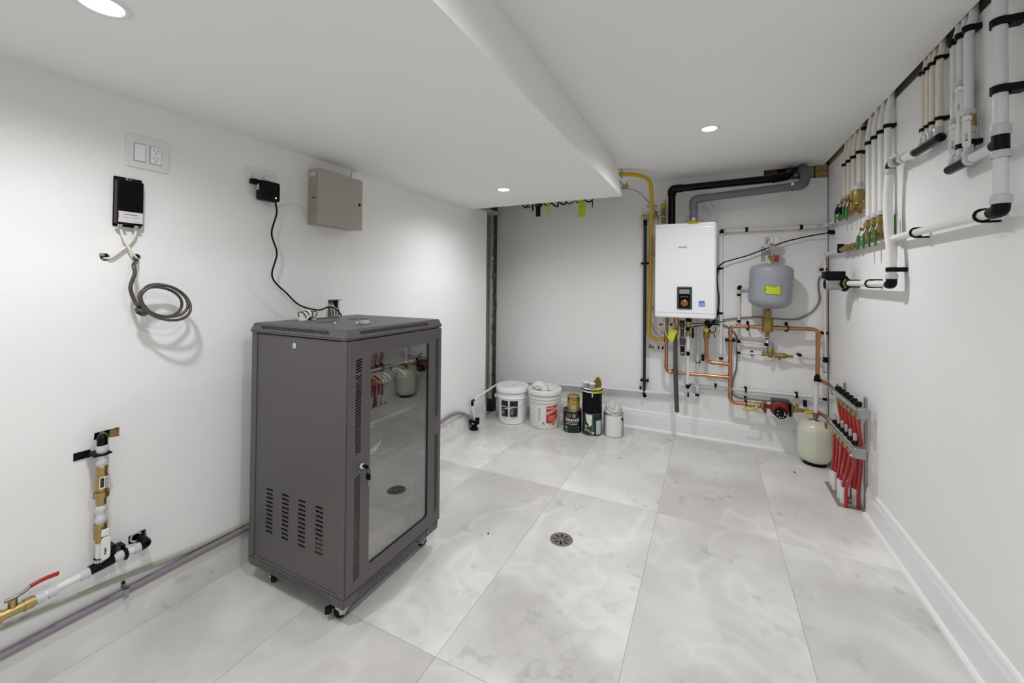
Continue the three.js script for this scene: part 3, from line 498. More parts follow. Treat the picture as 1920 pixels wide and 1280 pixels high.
// pipework low on the left wall
{
  const X = XL, px = X + 0.05;
  const t = thing('water_riser', 'white riser pipe with a brass pressure reducer and ball valve on the wall', 'water pipe', [px, 0.30, -0.647]);
  part(t, 'elbow', pipe([[X - 0.03, 0.748, -0.668], [X + 0.03, 0.752, -0.655], [px, 0.757, -0.646], [px, 0.728, -0.646]], 0.0145, 0.018), M.blackGloss, 'black plastic elbow');
  const col = (y0, y1, r = 0.0165) => turned([[r * 0.8, 0], [r, 0.002], [r, y1 - y0 - 0.002], [r * 0.8, y1 - y0]], [px, y0, -0.647], [0, 1, 0], 20);
  for (const [a, b] of [[0.708, 0.732], [0.664, 0.684], [0.500, 0.518], [0.468, 0.482], [0.330, 0.345]]) part(t, 'crimp_collar', col(a, b), M.collar);
  for (const [a, b] of [[0.66, 0.73], [0.462, 0.525], [0.315, 0.40]]) part(t, 'tube', rod([px, a, -0.647], [px, b, -0.647], 0.0128), M.pexClear);
  part(t, 'pressure_reducer', [turned([[0.010, 0], [0.015, 0.002], [0.015, 0.012], [0.017, 0.014], [0.017, 0.062], [0.0145, 0.066], [0.0145, 0.08], [0.016, 0.082], [0.016, 0.094], [0.010, 0.096]], [px, 0.565, -0.647], [0, 1, 0], 24), hex([px, 0.553, -0.647], [px, 0.572, -0.647], 0.0225), rod([px, 0.527, -0.647], [px, 0.553, -0.647], 0.0135)], M.brass, 'brass pressure reducer');
  part(t, 'rating_label', (() => { const g = new THREE.CylinderGeometry(0.0173, 0.0173, 0.040, 14, 1, true, 0.9, 1.5); g.translate(px, 0.605, -0.647); return g; })(), std(0xffffff, 0.5, 0, { map: canvasTex(96, 96, (x, w, h) => { x.fillStyle = '#e8e6df'; x.fillRect(0, 0, w, h); x.fillStyle = '#222'; x.fillRect(8, 8, 34, 78); x.save(); x.translate(84, 90); x.rotate(-Math.PI / 2); for (let i = 0; i < 6; i++) { x.fillRect(4 + i * 13, -30, 8, 13); x.fillRect(4 + i * 12, -8, 7, 7); } x.restore(); }) }));
  const v = part(t, 'ball_valve', [hex([px, 0.412, -0.647], [px, 0.462, -0.647], 0.0185), rod([px, 0.398, -0.647], [px, 0.412, -0.647], 0.014), rod([px + 0.012, 0.437, -0.647], [px + 0.03, 0.437, -0.647], 0.008)], M.brass, 'brass ball valve');
  part(v, 'lever', [cbox(px + 0.031, 0.437, -0.648, 0.006, 0.024, 0.02, 0.003), panel(roundRect(0.638, 0.662, 0.345, 0.422, 0.01), [rect(0.646, 0.652, 0.36, 0.385)], 0.004, [px + 0.029, 0, 0], [0, 0, -1], [0, 1, 0], 0.001)], M.whitePlastic, 'white lever');
  part(t, 'tee', [pipe([[px, 0.345, -0.647], [px, 0.312, -0.647]], 0.0165), rod([px, 0.314, -0.620], [px, 0.318, -0.682], 0.0165), box(X, px, 0.33, 0.365, -0.69, -0.676, 0.003)], M.blackGloss, 'black plastic tee');
  part(t, 'wall_clamp', [box(X, X + 0.004, 0.686, 0.712, -0.632, -0.590, 0.001), box(X, px + 0.016, 0.698, 0.704, -0.668, -0.620, 0.002), ring([px, 0.701, -0.647], [0, 1, 0], 0.0175, 0.004, 20, 6)], M.black, 'black wall clamp');
  const b = thing('branch_pipe', 'short white branch pipe turning into the lower wall hole', 'water pipe', [px, 0.30, -0.74]);
  part(b, 'tube', rod([px, 0.318, -0.683], [px, 0.3165, -0.762], 0.0125), M.pexClear);
  part(b, 'crimp_collar', rod([px, 0.318, -0.688], [px, 0.318, -0.706], 0.0165), M.collar);
  part(b, 'crimp_collar', rod([px, 0.317, -0.738], [px, 0.317, -0.756], 0.0165), M.collar);
  part(b, 'elbow', pipe([[px, 0.316, -0.758], [px, 0.318, -0.778], [X - 0.03, 0.33, -0.776]], 0.0145, 0.016), M.blackGloss, 'black plastic elbow');
  part(b, 'clamp', [ring([px, 0.3175, -0.713], [0, 0, 1], 0.017, 0.0055, 20, 6), box(X, px - 0.012, 0.31, 0.345, -0.72, -0.706, 0.003)], M.blackGloss);
  single('wall_ring', 'pale plastic ring sitting in the lower wall hole', 'ring', [ring([X - 0.004, 0.333, -0.765], [1, 0, 0.1], 0.015, 0.0035, 20, 8)], M.collar);
  const h = thing('supply_pipe', 'white supply pipe with a red-handled brass valve at the photo edge', 'water pipe', [px, 0.27, -0.5]);
  part(h, 'tube', [rod([px, 0.312, -0.62], [px, 0.3, -0.49], 0.0115)], M.pexClear);
  for (const [za, zb, ya] of [[-0.622, -0.598, 0.310], [-0.545, -0.525, 0.302], [-0.517, -0.499, 0.3005]]) part(h, 'crimp_collar', rod([px, ya, za], [px, ya - 0.0015, zb], 0.0155), M.collar);
  const bv = part(h, 'ball_valve', [rod([px, 0.3, -0.497], [px, 0.298, -0.36], 0.0145), hex([px, 0.3, -0.494], [px, 0.3, -0.474], 0.02), hex([px, 0.299, -0.43], [px, 0.299, -0.405], 0.021), rod([px, 0.30, -0.452], [px, 0.335, -0.452], 0.010)], M.brass, 'brass ball valve');
  part(bv, 'lever', sweep(curve([[px, 0.338, -0.436], [px, 0.338, -0.456], [px + 0.002, 0.344, -0.475], [px + 0.003, 0.352, -0.487]], 14), 0.006, 8, 0.4), M.zinc);
  part(bv, 'grip', sweep(curve([[px + 0.003, 0.352, -0.486], [px + 0.003, 0.356, -0.51], [px + 0.003, 0.355, -0.535], [px + 0.002, 0.353, -0.547]], 14), 0.0068, 8, 0.5), M.redHandle, 'red vinyl grip');
  // hose on the skirting and the slack tube above it
  const hs = thing('drain_hose', 'purple-grey drain hose lying along the top of the skirting tiles', 'hose', [X + 0.014, 0.147, -1.5]);
  part(hs, 'tube', cable([[X + 0.014, 0.1605, 0.2], [X + 0.014, 0.1605, -0.72], [X + 0.014, 0.1605, -1.6], [X + 0.015, 0.163, -2.3], [X + 0.017, 0.19, -2.62], [X + 0.02, 0.212, -2.80], [X + 0.022, 0.205, -2.90], [X + 0.026, 0.17, -3.00], [X + 0.035, 0.125, -3.075], [X + 0.05, 0.085, -3.11]], 0.0135, 90, 12), M.hose);
  part(hs, 'clip', [box(X + 0.0005, X + 0.0295, 0.1745, 0.1775, -0.735, -0.722), box(X + 0.0275, X + 0.0295, 0.14, 0.1775, -0.735, -0.722), box(X, X + 0.002, 0.1745, 0.196, -0.735, -0.722, 0.0008)], M.zinc, 'metal hose clip');
  part(hs, 'clip_screw', rod([X + 0.002, 0.188, -0.7285], [X + 0.005, 0.188, -0.7285], 0.005), M.black);
  single('slack_tube', 'olive-grey slack tube sloping down the wall above the skirting hose', 'tube', cable([[X + 0.009, 0.262, -0.20], [X + 0.009, 0.243, -0.44], [X + 0.009, 0.221, -0.663], [X + 0.009, 0.189, -0.923], [X + 0.010, 0.182, -1.10], [X + 0.012, 0.180, -1.9]], 0.0078, 40, 10), M.hoseOlive);
}
// floor drain cup, white condensate pipe and the drain stack in the corner
{
  const c = thing('drain_cup', 'black slotted drain cup standing on the floor by the wall', 'drain cup', [-1.905, 0, -3.125]);
  part(c, 'funnel', turned([[0.026, 0.0], [0.036, 0.002], [0.036, 0.012], [0.022, 0.030], [0.022, 0.040], [0.043, 0.052], [0.046, 0.060], [0.046, 0.094], [0.041, 0.094], [0.041, 0.06], [0.018, 0.046], [0.018, 0.005]], [-1.885, 0, -3.125], [0, 1, 0], 26), M.blackSoft);
  for (let k = 0; k < 5; k++) { const a = k * 1.2566 + 0.4; part(c, 'prong', cbox(-1.885 + 0.0435 * Math.cos(a), 0.098, -3.125 + 0.0435 * Math.sin(a), 0.008, 0.012, 0.008, 0.002), M.blackSoft); }
  part(c, 'maker_plate', cbox(-1.874, 0.067, -3.0805, 0.020, 0.009, 0.004, 0.003), M.whitePlastic);
  const p = thing('condensate_pipe', 'thin white condensate pipe sloping along the wall into the drain cup', 'drain pipe', [-1.89, 0.1, -3.3]);
  part(p, 'tube', rod([-1.887, 0.07, -3.132], [-1.905, 0.225, -3.118], 0.0095), M.whitePlastic); part(p, 'tube', rod([-1.905, 0.256, -3.118], [-1.90, 0.305, -3.58], 0.0095), M.whitePlastic);
  part(p, 'elbow', pipe([[-1.9035, 0.213, -3.119], [-1.905, 0.252, -3.117], [-1.9045, 0.258, -3.142]], 0.0125, 0.014), M.blackGloss, 'black elbow');
  const grime = canvasTex(512, 512, (x, w, h) => {
    x.fillStyle = '#bccbb4'; x.fillRect(0, 0, w, h); let s = 7; const r = () => { s = (s * 1103515245 + 12345) & 0x7fffffff; return s / 0x7fffffff; };
    for (let i = 0; i < 5200; i++) { const u = 0.61 + (r() + r() + r() - 1.5) * 0.12; const y = r() * h; const a = 0.12 + 0.3 * r(); x.fillStyle = `rgba(18,20,18,${a})`; x.fillRect(u * w, y, 3 + r() * 16, 3 + r() * 18); }
    for (let i = 0; i < 300; i++) { x.fillStyle = 'rgba(225,232,222,0.6)'; x.fillRect(w * (0.45 + 0.25 * r()), r() * h, 2 + 3 * r(), 2 + 3 * r()); }
    x.fillStyle = '#1c211b'; x.font = 'bold 26px sans-serif'; for (let k = 0; k < 7; k++) { x.save(); x.translate(w * 0.455, 60 + k * 26); x.rotate(Math.PI / 2); x.fillText('DWV 3'.charAt(k % 5), 0, 0); x.restore(); }
  });
  const gm = std(0xffffff, 0.55, 0, { map: grime });
  const s = thing('drain_stack', 'mint green drain stack pipe smeared with black in the wall corner', 'drain pipe', [-2.022, 0, -3.69]);
  const cyl = (y0, y1, r) => { const g = new THREE.CylinderGeometry(r, r, y1 - y0, 28, 1, false, -2.64, 6.28318); g.translate(-2.022, (y0 + y1) / 2, -3.69); return g; };
  part(s, 'tube', cyl(0.22, 2.35, 0.042), gm);
  part(s, 'coupling', cyl(1.045, 1.125, 0.0455), gm);
  part(s, 'coupling', [cyl(0.13, 0.255, 0.049)], gm);
  part(s, 'cleanout', [cyl(0.0, 0.13, 0.046), cbox(-2.012, 0.055, -3.645, 0.07, 0.07, 0.02, 0.004)], std(0x2a2d29, 0.7), 'blackened cleanout tee');
  part(s, 'rivet', rod([-1.992, 1.065, -3.66], [-1.985, 1.065, -3.647], 0.006), M.zinc);
}

// ------------------------------------------------------------------ buckets and paint cans by the back wall
function wrap(x, z, r0, r1, y0, y1, a0, a1, draw, w = 512, h = 384, rough = 0.45) {   // printed label around a tapered wall
  const g = new THREE.CylinderGeometry(r1, r0, y1 - y0, 28, 1, true, a0, a1 - a0); g.translate(x, (y0 + y1) / 2, z);
  return [g, std(0xffffff, rough, 0, { map: canvasTex(w, h, draw) })];
}
const lines = (x, x0, y0, w, n, dy, th, c) => { x.fillStyle = c; for (let i = 0; i < n; i++) x.fillRect(x0, y0 + i * dy, w * (0.62 + 0.38 * hash(i, n, 3)), th); };
{
  // white pail with two black print panels
  const X = -1.693, Z = -3.508;
  const t = thing('paint_pail', 'white plastic pail with flat lid and twin black label panels', 'pail', [X, 0, Z], 'large white pails');
  part(t, 'body', turned([[0, 0], [0.124, 0], [0.130, 0.006], [0.1425, 0.232], [0.151, 0.236], [0.153, 0.246], [0.147, 0.252], [0.1455, 0.258], [0.1475, 0.315], [0, 0.315]], [X, 0, Z], [0, 1, 0], 48), M.whiteGloss);
  const lid = part(t, 'lid', turned([[0, 0.338], [0.135, 0.338], [0.139, 0.343], [0.152, 0.343], [0.157, 0.338], [0.159, 0.305], [0.1575, 0.292], [0.150, 0.29]], [X, 0, Z], [0, 1, 0], 48), M.whiteGloss);
  part(lid, 'embossed_square', [cbox(X + 0.02, 0.3386, Z + 0.0, 0.034, 0.0012, 0.034, 0.0004), cbox(X + 0.02, 0.3392, Z, 0.018, 0.0012, 0.018, 0.0003)], M.collar);
  part(t, 'handle', sweep(curve([0, 1, 2, 3, 4, 5, 6, 7, 8].map((k) => { const a = -1.15 + k * Math.PI / 8; return [X + 0.157 * Math.sin(a), 0.235 - 0.07 * Math.sin(k * Math.PI / 8), Z + 0.157 * Math.cos(a)]; }), 30), 0.0022, 6), M.steel);
  part(t, 'handle_lug', [cbox(X - 0.145, 0.235, Z + 0.062, 0.02, 0.03, 0.02, 0.004)], M.whiteGloss);
  part(t, 'print', ...wrap(X, Z, 0.1345, 0.1420, 0.050, 0.224, 0.10 - 0.56, 0.10 + 0.80, (x, w, h) => {
    x.fillStyle = '#eeeeec'; x.fillRect(0, 0, w, h);
    for (const [a, b] of [[36, 232], [276, 480]]) {
      x.fillStyle = '#131318'; x.fillRect(a, 6, b - a, 322); x.fillStyle = '#b98a3a'; x.fillRect(a, 332, b - a, 14);
      x.fillStyle = '#f4f4f4'; x.font = 'bold 40px sans-serif'; x.fillText('SCUFF-X', a + 8, 140, b - a - 16);
      lines(x, a + 16, 172, 110, 2, 14, 5, '#bbb'); lines(x, a + 16, 214, 90, 5, 17, 6, '#ccc');
      lines(x, a + 60, 362, 90, 1, 10, 7, '#444');
    }
    x.fillStyle = '#efefef'; x.fillRect(140, 152, 170, 20); lines(x, 250, 60, 22, 14, 18, 5, '#444'); lines(x, 475, 120, 32, 14, 12, 3, '#999');
  }));
}
{
  // second pail, red label
  const X = -1.372, Z = -3.535;
  const t = thing('mortar_pail', 'white ribbed pail with a red and white product label', 'pail', [X, 0, Z], 'large white pails');
  part(t, 'body', turned([[0, 0], [0.126, 0], [0.132, 0.006], [0.142, 0.232], [0.148, 0.234], [0.150, 0.246], [0.144, 0.250], [0.145, 0.264], [0.152, 0.266], [0.154, 0.276], [0.147, 0.280], [0.148, 0.305], [0, 0.305]], [X, 0, Z], [0, 1, 0], 48), std(0xe6e6e1, 0.4));
  const lid = part(t, 'lid', turned([[0, 0.334], [0.132, 0.334], [0.137, 0.346], [0.150, 0.348], [0.157, 0.340], [0.158, 0.318], [0.155, 0.300], [0.148, 0.298]], [X, 0, Z], [0, 1, 0], 48), std(0xeaeae6, 0.4));
  part(lid, 'red_smear', [cbox(X + 0.075, 0.3352, Z + 0.05, 0.05, 0.0014, 0.018, 0.0006), cbox(X + 0.03, 0.3352, Z + 0.075, 0.08, 0.0014, 0.006, 0.0006)], M.redHandle, 'red and dark smear on the lid');
  part(t, 'handle', sweep(curve([0, 1, 2, 3, 4, 5, 6].map((k) => { const a = -1.0 - k * 0.5; return [X + 0.158 * Math.sin(a), 0.24 - 0.075 * Math.sin(k * Math.PI / 6), Z + 0.158 * Math.cos(a)]; }), 24), 0.0022, 6), M.steel);
  part(t, 'print', ...wrap(X, Z, 0.1350, 0.1422, 0.035, 0.218, 0.37 - 0.62, 0.37 + 0.98, (x, w, h) => {
    x.fillStyle = '#e9e9e5'; x.fillRect(0, 0, w, h); lines(x, 60, 55, 70, 24, 10, 4, '#8b8f8b');
    x.fillStyle = '#c5301f'; x.beginPath(); x.moveTo(230, 20); x.lineTo(500, 0); x.lineTo(500, 290); x.lineTo(400, 320); x.lineTo(340, 350); x.lineTo(230, 350); x.fill();
    x.fillStyle = '#fff'; x.beginPath(); x.arc(268, 52, 15, 0, 7); x.fill(); x.font = 'bold 32px sans-serif'; x.fillText('MAPEI', 296, 63);
    x.save(); x.translate(228, 170); x.rotate(-0.36); x.fillStyle = '#e6e4e0'; x.fillRect(-24, -30, 340, 44); x.fillStyle = '#3a3a44'; x.font = 'italic bold 42px sans-serif'; x.fillText('Aquadefense', -18, 6); x.restore();
    x.fillStyle = '#f0cfc8'; x.font = '17px sans-serif'; lines(x, 285, 196, 190, 5, 20, 6, '#f0cfc8');
    x.fillStyle = '#e9e9e5'; x.beginPath(); x.moveTo(230, 384); x.lineTo(230, 335); x.lineTo(330, 338); x.lineTo(500, 268); x.lineTo(500, 384); x.fill();
    for (const [a, b, c] of [[330, 352, '#7d8ba5'], [380, 340, '#b58a5a'], [420, 330, '#6d8f5c'], [455, 322, '#d59038'], [400, 365, '#a8402f']]) { x.fillStyle = c; x.beginPath(); x.ellipse(a, b, 26, 15, -0.4, 0, 7); x.fill(); }
    x.fillStyle = '#4a5566'; x.fillRect(150, 318, 46, 22); x.fillRect(150, 352, 30, 10); x.fillRect(190, 352, 20, 10);
  }));
  single('crumpled_gloves', 'crumpled white work gloves lying on the ribbed pail lid', 'gloves', [crumple([X - 0.04, 0.352, Z + 0.03], [0.075, 0.045, 0.065], 3, 0.5, 34, 4), crumple([X + 0.03, 0.347, Z + 0.075], [0.03, 0.03, 0.05], 11, 0.5, 22, 4), crumple([X - 0.075, 0.365, Z + 0.02], [0.03, 0.03, 0.035], 14, 0.4, 20)], M.cloth);
}
function can(name, label, X, Z, r, h, y0, bodyMat, rimMat, group) {
  const t = thing(name, label, 'paint can', [X, y0, Z], group);
  part(t, 'body', turned([[0, 0.003], [r - 0.004, 0.003], [r - 0.003, 0], [r + 0.001, 0.0], [r + 0.0015, 0.004], [r, 0.007], [r, h - 0.007], [r + 0.0015, h - 0.005], [r + 0.001, h], [r - 0.004, h], [r - 0.006, h - 0.006], [0, h - 0.006]], [X, y0, Z], [0, 1, 0], 40), bodyMat);
  if (rimMat) part(t, 'rim', [ring([X, y0 + h - 0.001, Z], [0, 1, 0], r - 0.001, 0.0025, 40, 6), ring([X, y0 + 0.002, Z], [0, 1, 0], r, 0.0022, 40, 6)], rimMat);
  return t;
}
{
  const dark = std(0x0d1410, 0.35), deep = std(0x143524, 0.35), silver = M.steel;
  // black-green can with large lettering
  let X = -1.098, Z = -3.519; const G = 'paint cans';
  let t = can('paint_can', 'dark green paint can with white script lettering under a gold can', X, Z, 0.082, 0.192, 0, dark, silver, G);
  part(t, 'print', ...wrap(X, Z, 0.0826, 0.0826, 0.008, 0.184, 0.30 - 1.25, 0.30 + 1.25, (x, w, h) => {
    x.fillStyle = '#0b100d'; x.fillRect(0, 0, w, h); x.fillStyle = '#0e2417'; x.fillRect(0, h * 0.58, w, h);
    for (let i = 0; i < 60; i++) { x.fillStyle = 'rgba(200,205,215,0.7)'; x.fillRect(110 + hash(i, 1, 2) * 260, 14 + hash(i, 2, 2) * 34, 4, 4); }
    x.fillStyle = '#6f7784'; x.fillRect(140, 40, 80, 62); x.fillStyle = '#2a2f38'; x.fillRect(154, 50, 20, 44); x.fillRect(186, 50, 20, 44);
    x.fillStyle = '#c7b43a'; x.beginPath(); x.arc(290, 74, 36, 0, 7); x.fill(); x.fillStyle = '#8d7e22'; x.beginPath(); x.arc(290, 74, 24, 0, 7); x.fill();
    x.fillStyle = '#f2f2f0'; x.font = 'bold 86px sans-serif'; x.fillText('Emerald', 92, 176, 330); for (let i = 0; i < 22; i++) if (i % 8 !== 7) x.fillRect(124 + i * 12, 194, 8, 8); x.font = 'bold 22px sans-serif'; x.fillText('URETHANE TRIM ENAMEL', 96, 236, 320);
    lines(x, 82, 284, 70, 3, 16, 6, '#e8e8e6'); lines(x, 370, 290, 50, 1, 10, 7, '#e8e8e6'); lines(x, 100, 358, 50, 1, 10, 9, '#e8e8e6'); x.fillRect(394, 330, 10, 34);
  }));
  part(t, 'bail_handle', sweep(curve([0, 1, 2, 3, 4, 5, 6].map((k) => { const a = 0.9 + k * 0.52; return [X + 0.087 * Math.sin(a), 0.165 - 0.06 * Math.sin(k * Math.PI / 6), Z + 0.087 * Math.cos(a)]; }), 22), 0.0014, 6), M.steel);
  t = can('small_can', 'small gold quart can with yellow bands standing on the script can', X + 0.008, Z - 0.002, 0.0545, 0.128, 0.187, std(0xa8894e, 0.35, 0.6), silver, G);
  part(t, 'print', ...wrap(X + 0.008, Z - 0.002, 0.0549, 0.0549, 0.193, 0.309, 0.3 - 1.5, 0.3 + 1.5, (x, w, h) => {
    x.fillStyle = '#ad8d4c'; x.fillRect(0, 0, w, h); x.fillStyle = '#1a1712'; x.fillRect(0, 30, w, 125); x.fillStyle = '#d8d73a'; x.fillRect(120, 52, 170, 20); x.fillRect(300, 52, 90, 20); x.fillRect(120, 98, 170, 22); x.fillRect(300, 98, 90, 22); x.fillRect(100, 132, 330, 12);
    x.strokeStyle = '#7c6330'; x.lineWidth = 5; x.beginPath(); x.arc(270, 210, 26, 0, 7); x.stroke(); x.fillStyle = '#c9ad6c'; x.fillRect(190, 240, 140, 130); lines(x, 370, 180, 60, 10, 16, 5, '#5f4c26');
  }, 512, 384, 0.35));
  // green can with drips and the black can above
  X = -0.924; Z = -3.534;
  t = can('paint_can', 'green paint can with white drips and pale label under the black can', X, Z, 0.084, 0.190, 0, deep, silver, G);
  part(t, 'print', ...wrap(X, Z, 0.0846, 0.0846, 0.008, 0.182, 0.26 - 1.3, 0.26 + 1.3, (x, w, h) => {
    x.fillStyle = '#123d28'; x.fillRect(0, 0, w, h); x.fillStyle = '#0c1911'; x.fillRect(0, 0, w, 90);
    for (let i = 0; i < 40; i++) { x.fillStyle = 'rgba(190,195,205,0.6)'; x.fillRect(280 + hash(i, 1, 7) * 150, 10 + hash(i, 2, 7) * 34, 4, 4); }
    x.fillStyle = '#cfd0d2'; x.fillRect(345, 110, 130, 260); lines(x, 360, 180, 90, 9, 18, 2, '#a9aaae');
    x.fillStyle = '#e9e8e4'; x.beginPath(); x.moveTo(110, 0); x.lineTo(260, 0); x.lineTo(262, 80); x.lineTo(246, 100); x.lineTo(250, 190); x.lineTo(225, 210); x.lineTo(205, 235); x.lineTo(180, 170); x.lineTo(150, 150); x.lineTo(120, 60); x.fill(); x.fillRect(258, 100, 5, 190);
    x.fillStyle = '#b9a933'; x.beginPath(); x.arc(130, 230, 34, 0, 7); x.fill();
    x.fillStyle = '#e8e8e6'; lines(x, 80, 280, 150, 3, 15, 5, '#dfe6df'); x.fillRect(210, 318, 90, 12); x.fillRect(255, 338, 40, 16); x.fillRect(215, 368, 80, 8);
  }));
  t = can('black_can', 'tall black paint can splashed white, stacked on the green drip can', X, Z + 0.002, 0.085, 0.205, 0.191, M.black, null, G);
  part(t, 'lid_ring', [ring([X, 0.391, Z + 0.002], [0, 1, 0], 0.086, 0.006, 40, 8)], M.rubber);
  part(t, 'dried_paint', [turned([[0, 0.398], [0.07, 0.397], [0.083, 0.396], [0.088, 0.385], [0.087, 0.372], [0.086, 0.372]], [X, 0, Z + 0.002], [0, 1, 0], 40)], M.cloth, 'dried white paint over the rim');
  part(t, 'neon_splash', [(() => { const g = new THREE.CylinderGeometry(0.0885, 0.0895, 0.03, 20, 1, true, 0.2, 1.2); g.translate(X, 0.384, Z + 0.002); return g; })(), cbox(X + 0.052, 0.3985, Z + 0.045, 0.05, 0.003, 0.06, 0.001)], std(0xb9d02c, 0.6, 0, { side: THREE.DoubleSide }), 'neon green paint splash');
  part(t, 'white_drip', [(() => { const g = new THREE.CylinderGeometry(0.0856, 0.0856, 0.03, 4, 1, true, 0.22, 0.12); g.translate(X, 0.352, Z + 0.002); return g; })()], std(0xd9d6d0, 0.7, 0, { side: THREE.DoubleSide }));
  const jar = (x, z, label) => { const j = thing('glass_jar', label, 'jar', [x, 0.399, z], 'jars on the black can'); part(j, 'body', turned([[0, 0], [0.024, 0], [0.026, 0.004], [0.026, 0.030], [0.023, 0.034], [0, 0.034]], [x, 0.399, z], [0, 1, 0], 20), std(0x9d9fa1, 0.25)); part(j, 'lid', turned([[0, 0.050], [0.027, 0.050], [0.0285, 0.047], [0.0285, 0.034], [0, 0.034]], [x, 0.399, z], [0, 1, 0], 24), M.whiteGloss); };
  jar(X - 0.052, Z + 0.01, 'small jar with white lid at the edge of the black can'); jar(X + 0.008, Z + 0.035, 'small jar with white lid in front of the brown leaf-shaped pad');
  single('sanding_pad', 'brown pointed sanding pad propped up on the black can', 'sanding pad', panel([[-0.030, 0], [0.034, 0], [0.042, 0.03], [0.030, 0.075], [0.012, 0.098], [0.002, 0.10], [-0.012, 0.085], [-0.034, 0.05]], [], 0.006, [X + 0.035, 0.399, Z - 0.02], [0.9, 0, -0.435], [0.08, 0.985, 0.15], 0.0015), std(0x8a6338, 0.9));
  // silver and white can with a plastic bag
  X = -0.747; Z = -3.585;
  t = can('paint_can', 'silver paint can coated in white drips with a plastic bag on top', X, Z, 0.085, 0.192, 0, M.steel, silver, G);
  part(t, 'print', ...wrap(X, Z, 0.0856, 0.0856, 0.008, 0.183, 0.2 - 1.35, 0.2 + 1.35, (x, w, h) => {
    x.fillStyle = '#b9babd'; x.fillRect(0, 0, w, h); x.fillStyle = '#eeeeec'; x.fillRect(110, 0, 300, h); for (let i = 0; i < 40; i++) { x.fillStyle = '#eeeeec'; x.fillRect(90 + hash(i, 4, 4) * 330, 0, 16, h * (0.4 + 0.6 * hash(i, 5, 4))); }
    x.fillStyle = '#6b6d70'; x.fillRect(0, 0, 60, h); x.fillStyle = '#2c2d30'; x.fillRect(478, 40, 34, h); for (let i = 0; i < 8; i++) { x.fillRect(425 + hash(i, 3, 1) * 30, 30 + i * 38, 12, 5); } lines(x, 415, 300, 46, 5, 12, 4, '#55575a');
  }));
  part(t, 'handle_ear', [cbox(X + 0.082, 0.155, Z + 0.035, 0.012, 0.022, 0.016, 0.003), cbox(X - 0.082, 0.155, Z - 0.02, 0.012, 0.022, 0.016, 0.003)], M.black);
  single('plastic_bag', 'crumpled clear and white plastic bag on the silver can', 'bag', [crumple([X, 0.205, Z], [0.072, 0.075, 0.072], 21, 0.45, 40, 3.6)], phy(0xf4f3f1, 0.3, { transmission: 0.35, thickness: 0, ior: 1.35 }));
  // crumbs on the floor
  single('tile_chip', 'tiny cream chip lying on the floor beyond the drain', 'chip', [crumple([-0.60, 0.004, -3.12], [0.010, 0.006, 0.008], 2, 0.3, 10)], std(0xd8d0b8, 0.8));
  single('floor_crumb', 'tiny dark crumb on the floor near the cream tank', 'crumb', [crumple([0.545, 0.003, -3.44], [0.006, 0.005, 0.005], 4, 0.3, 8)], M.black);
  single('floor_crumb', 'tiny dark crumb on the floor by the server cabinet', 'crumb', [crumple([-1.03, 0.003, -1.86], [0.005, 0.004, 0.005], 6, 0.3, 8)], M.black);
}
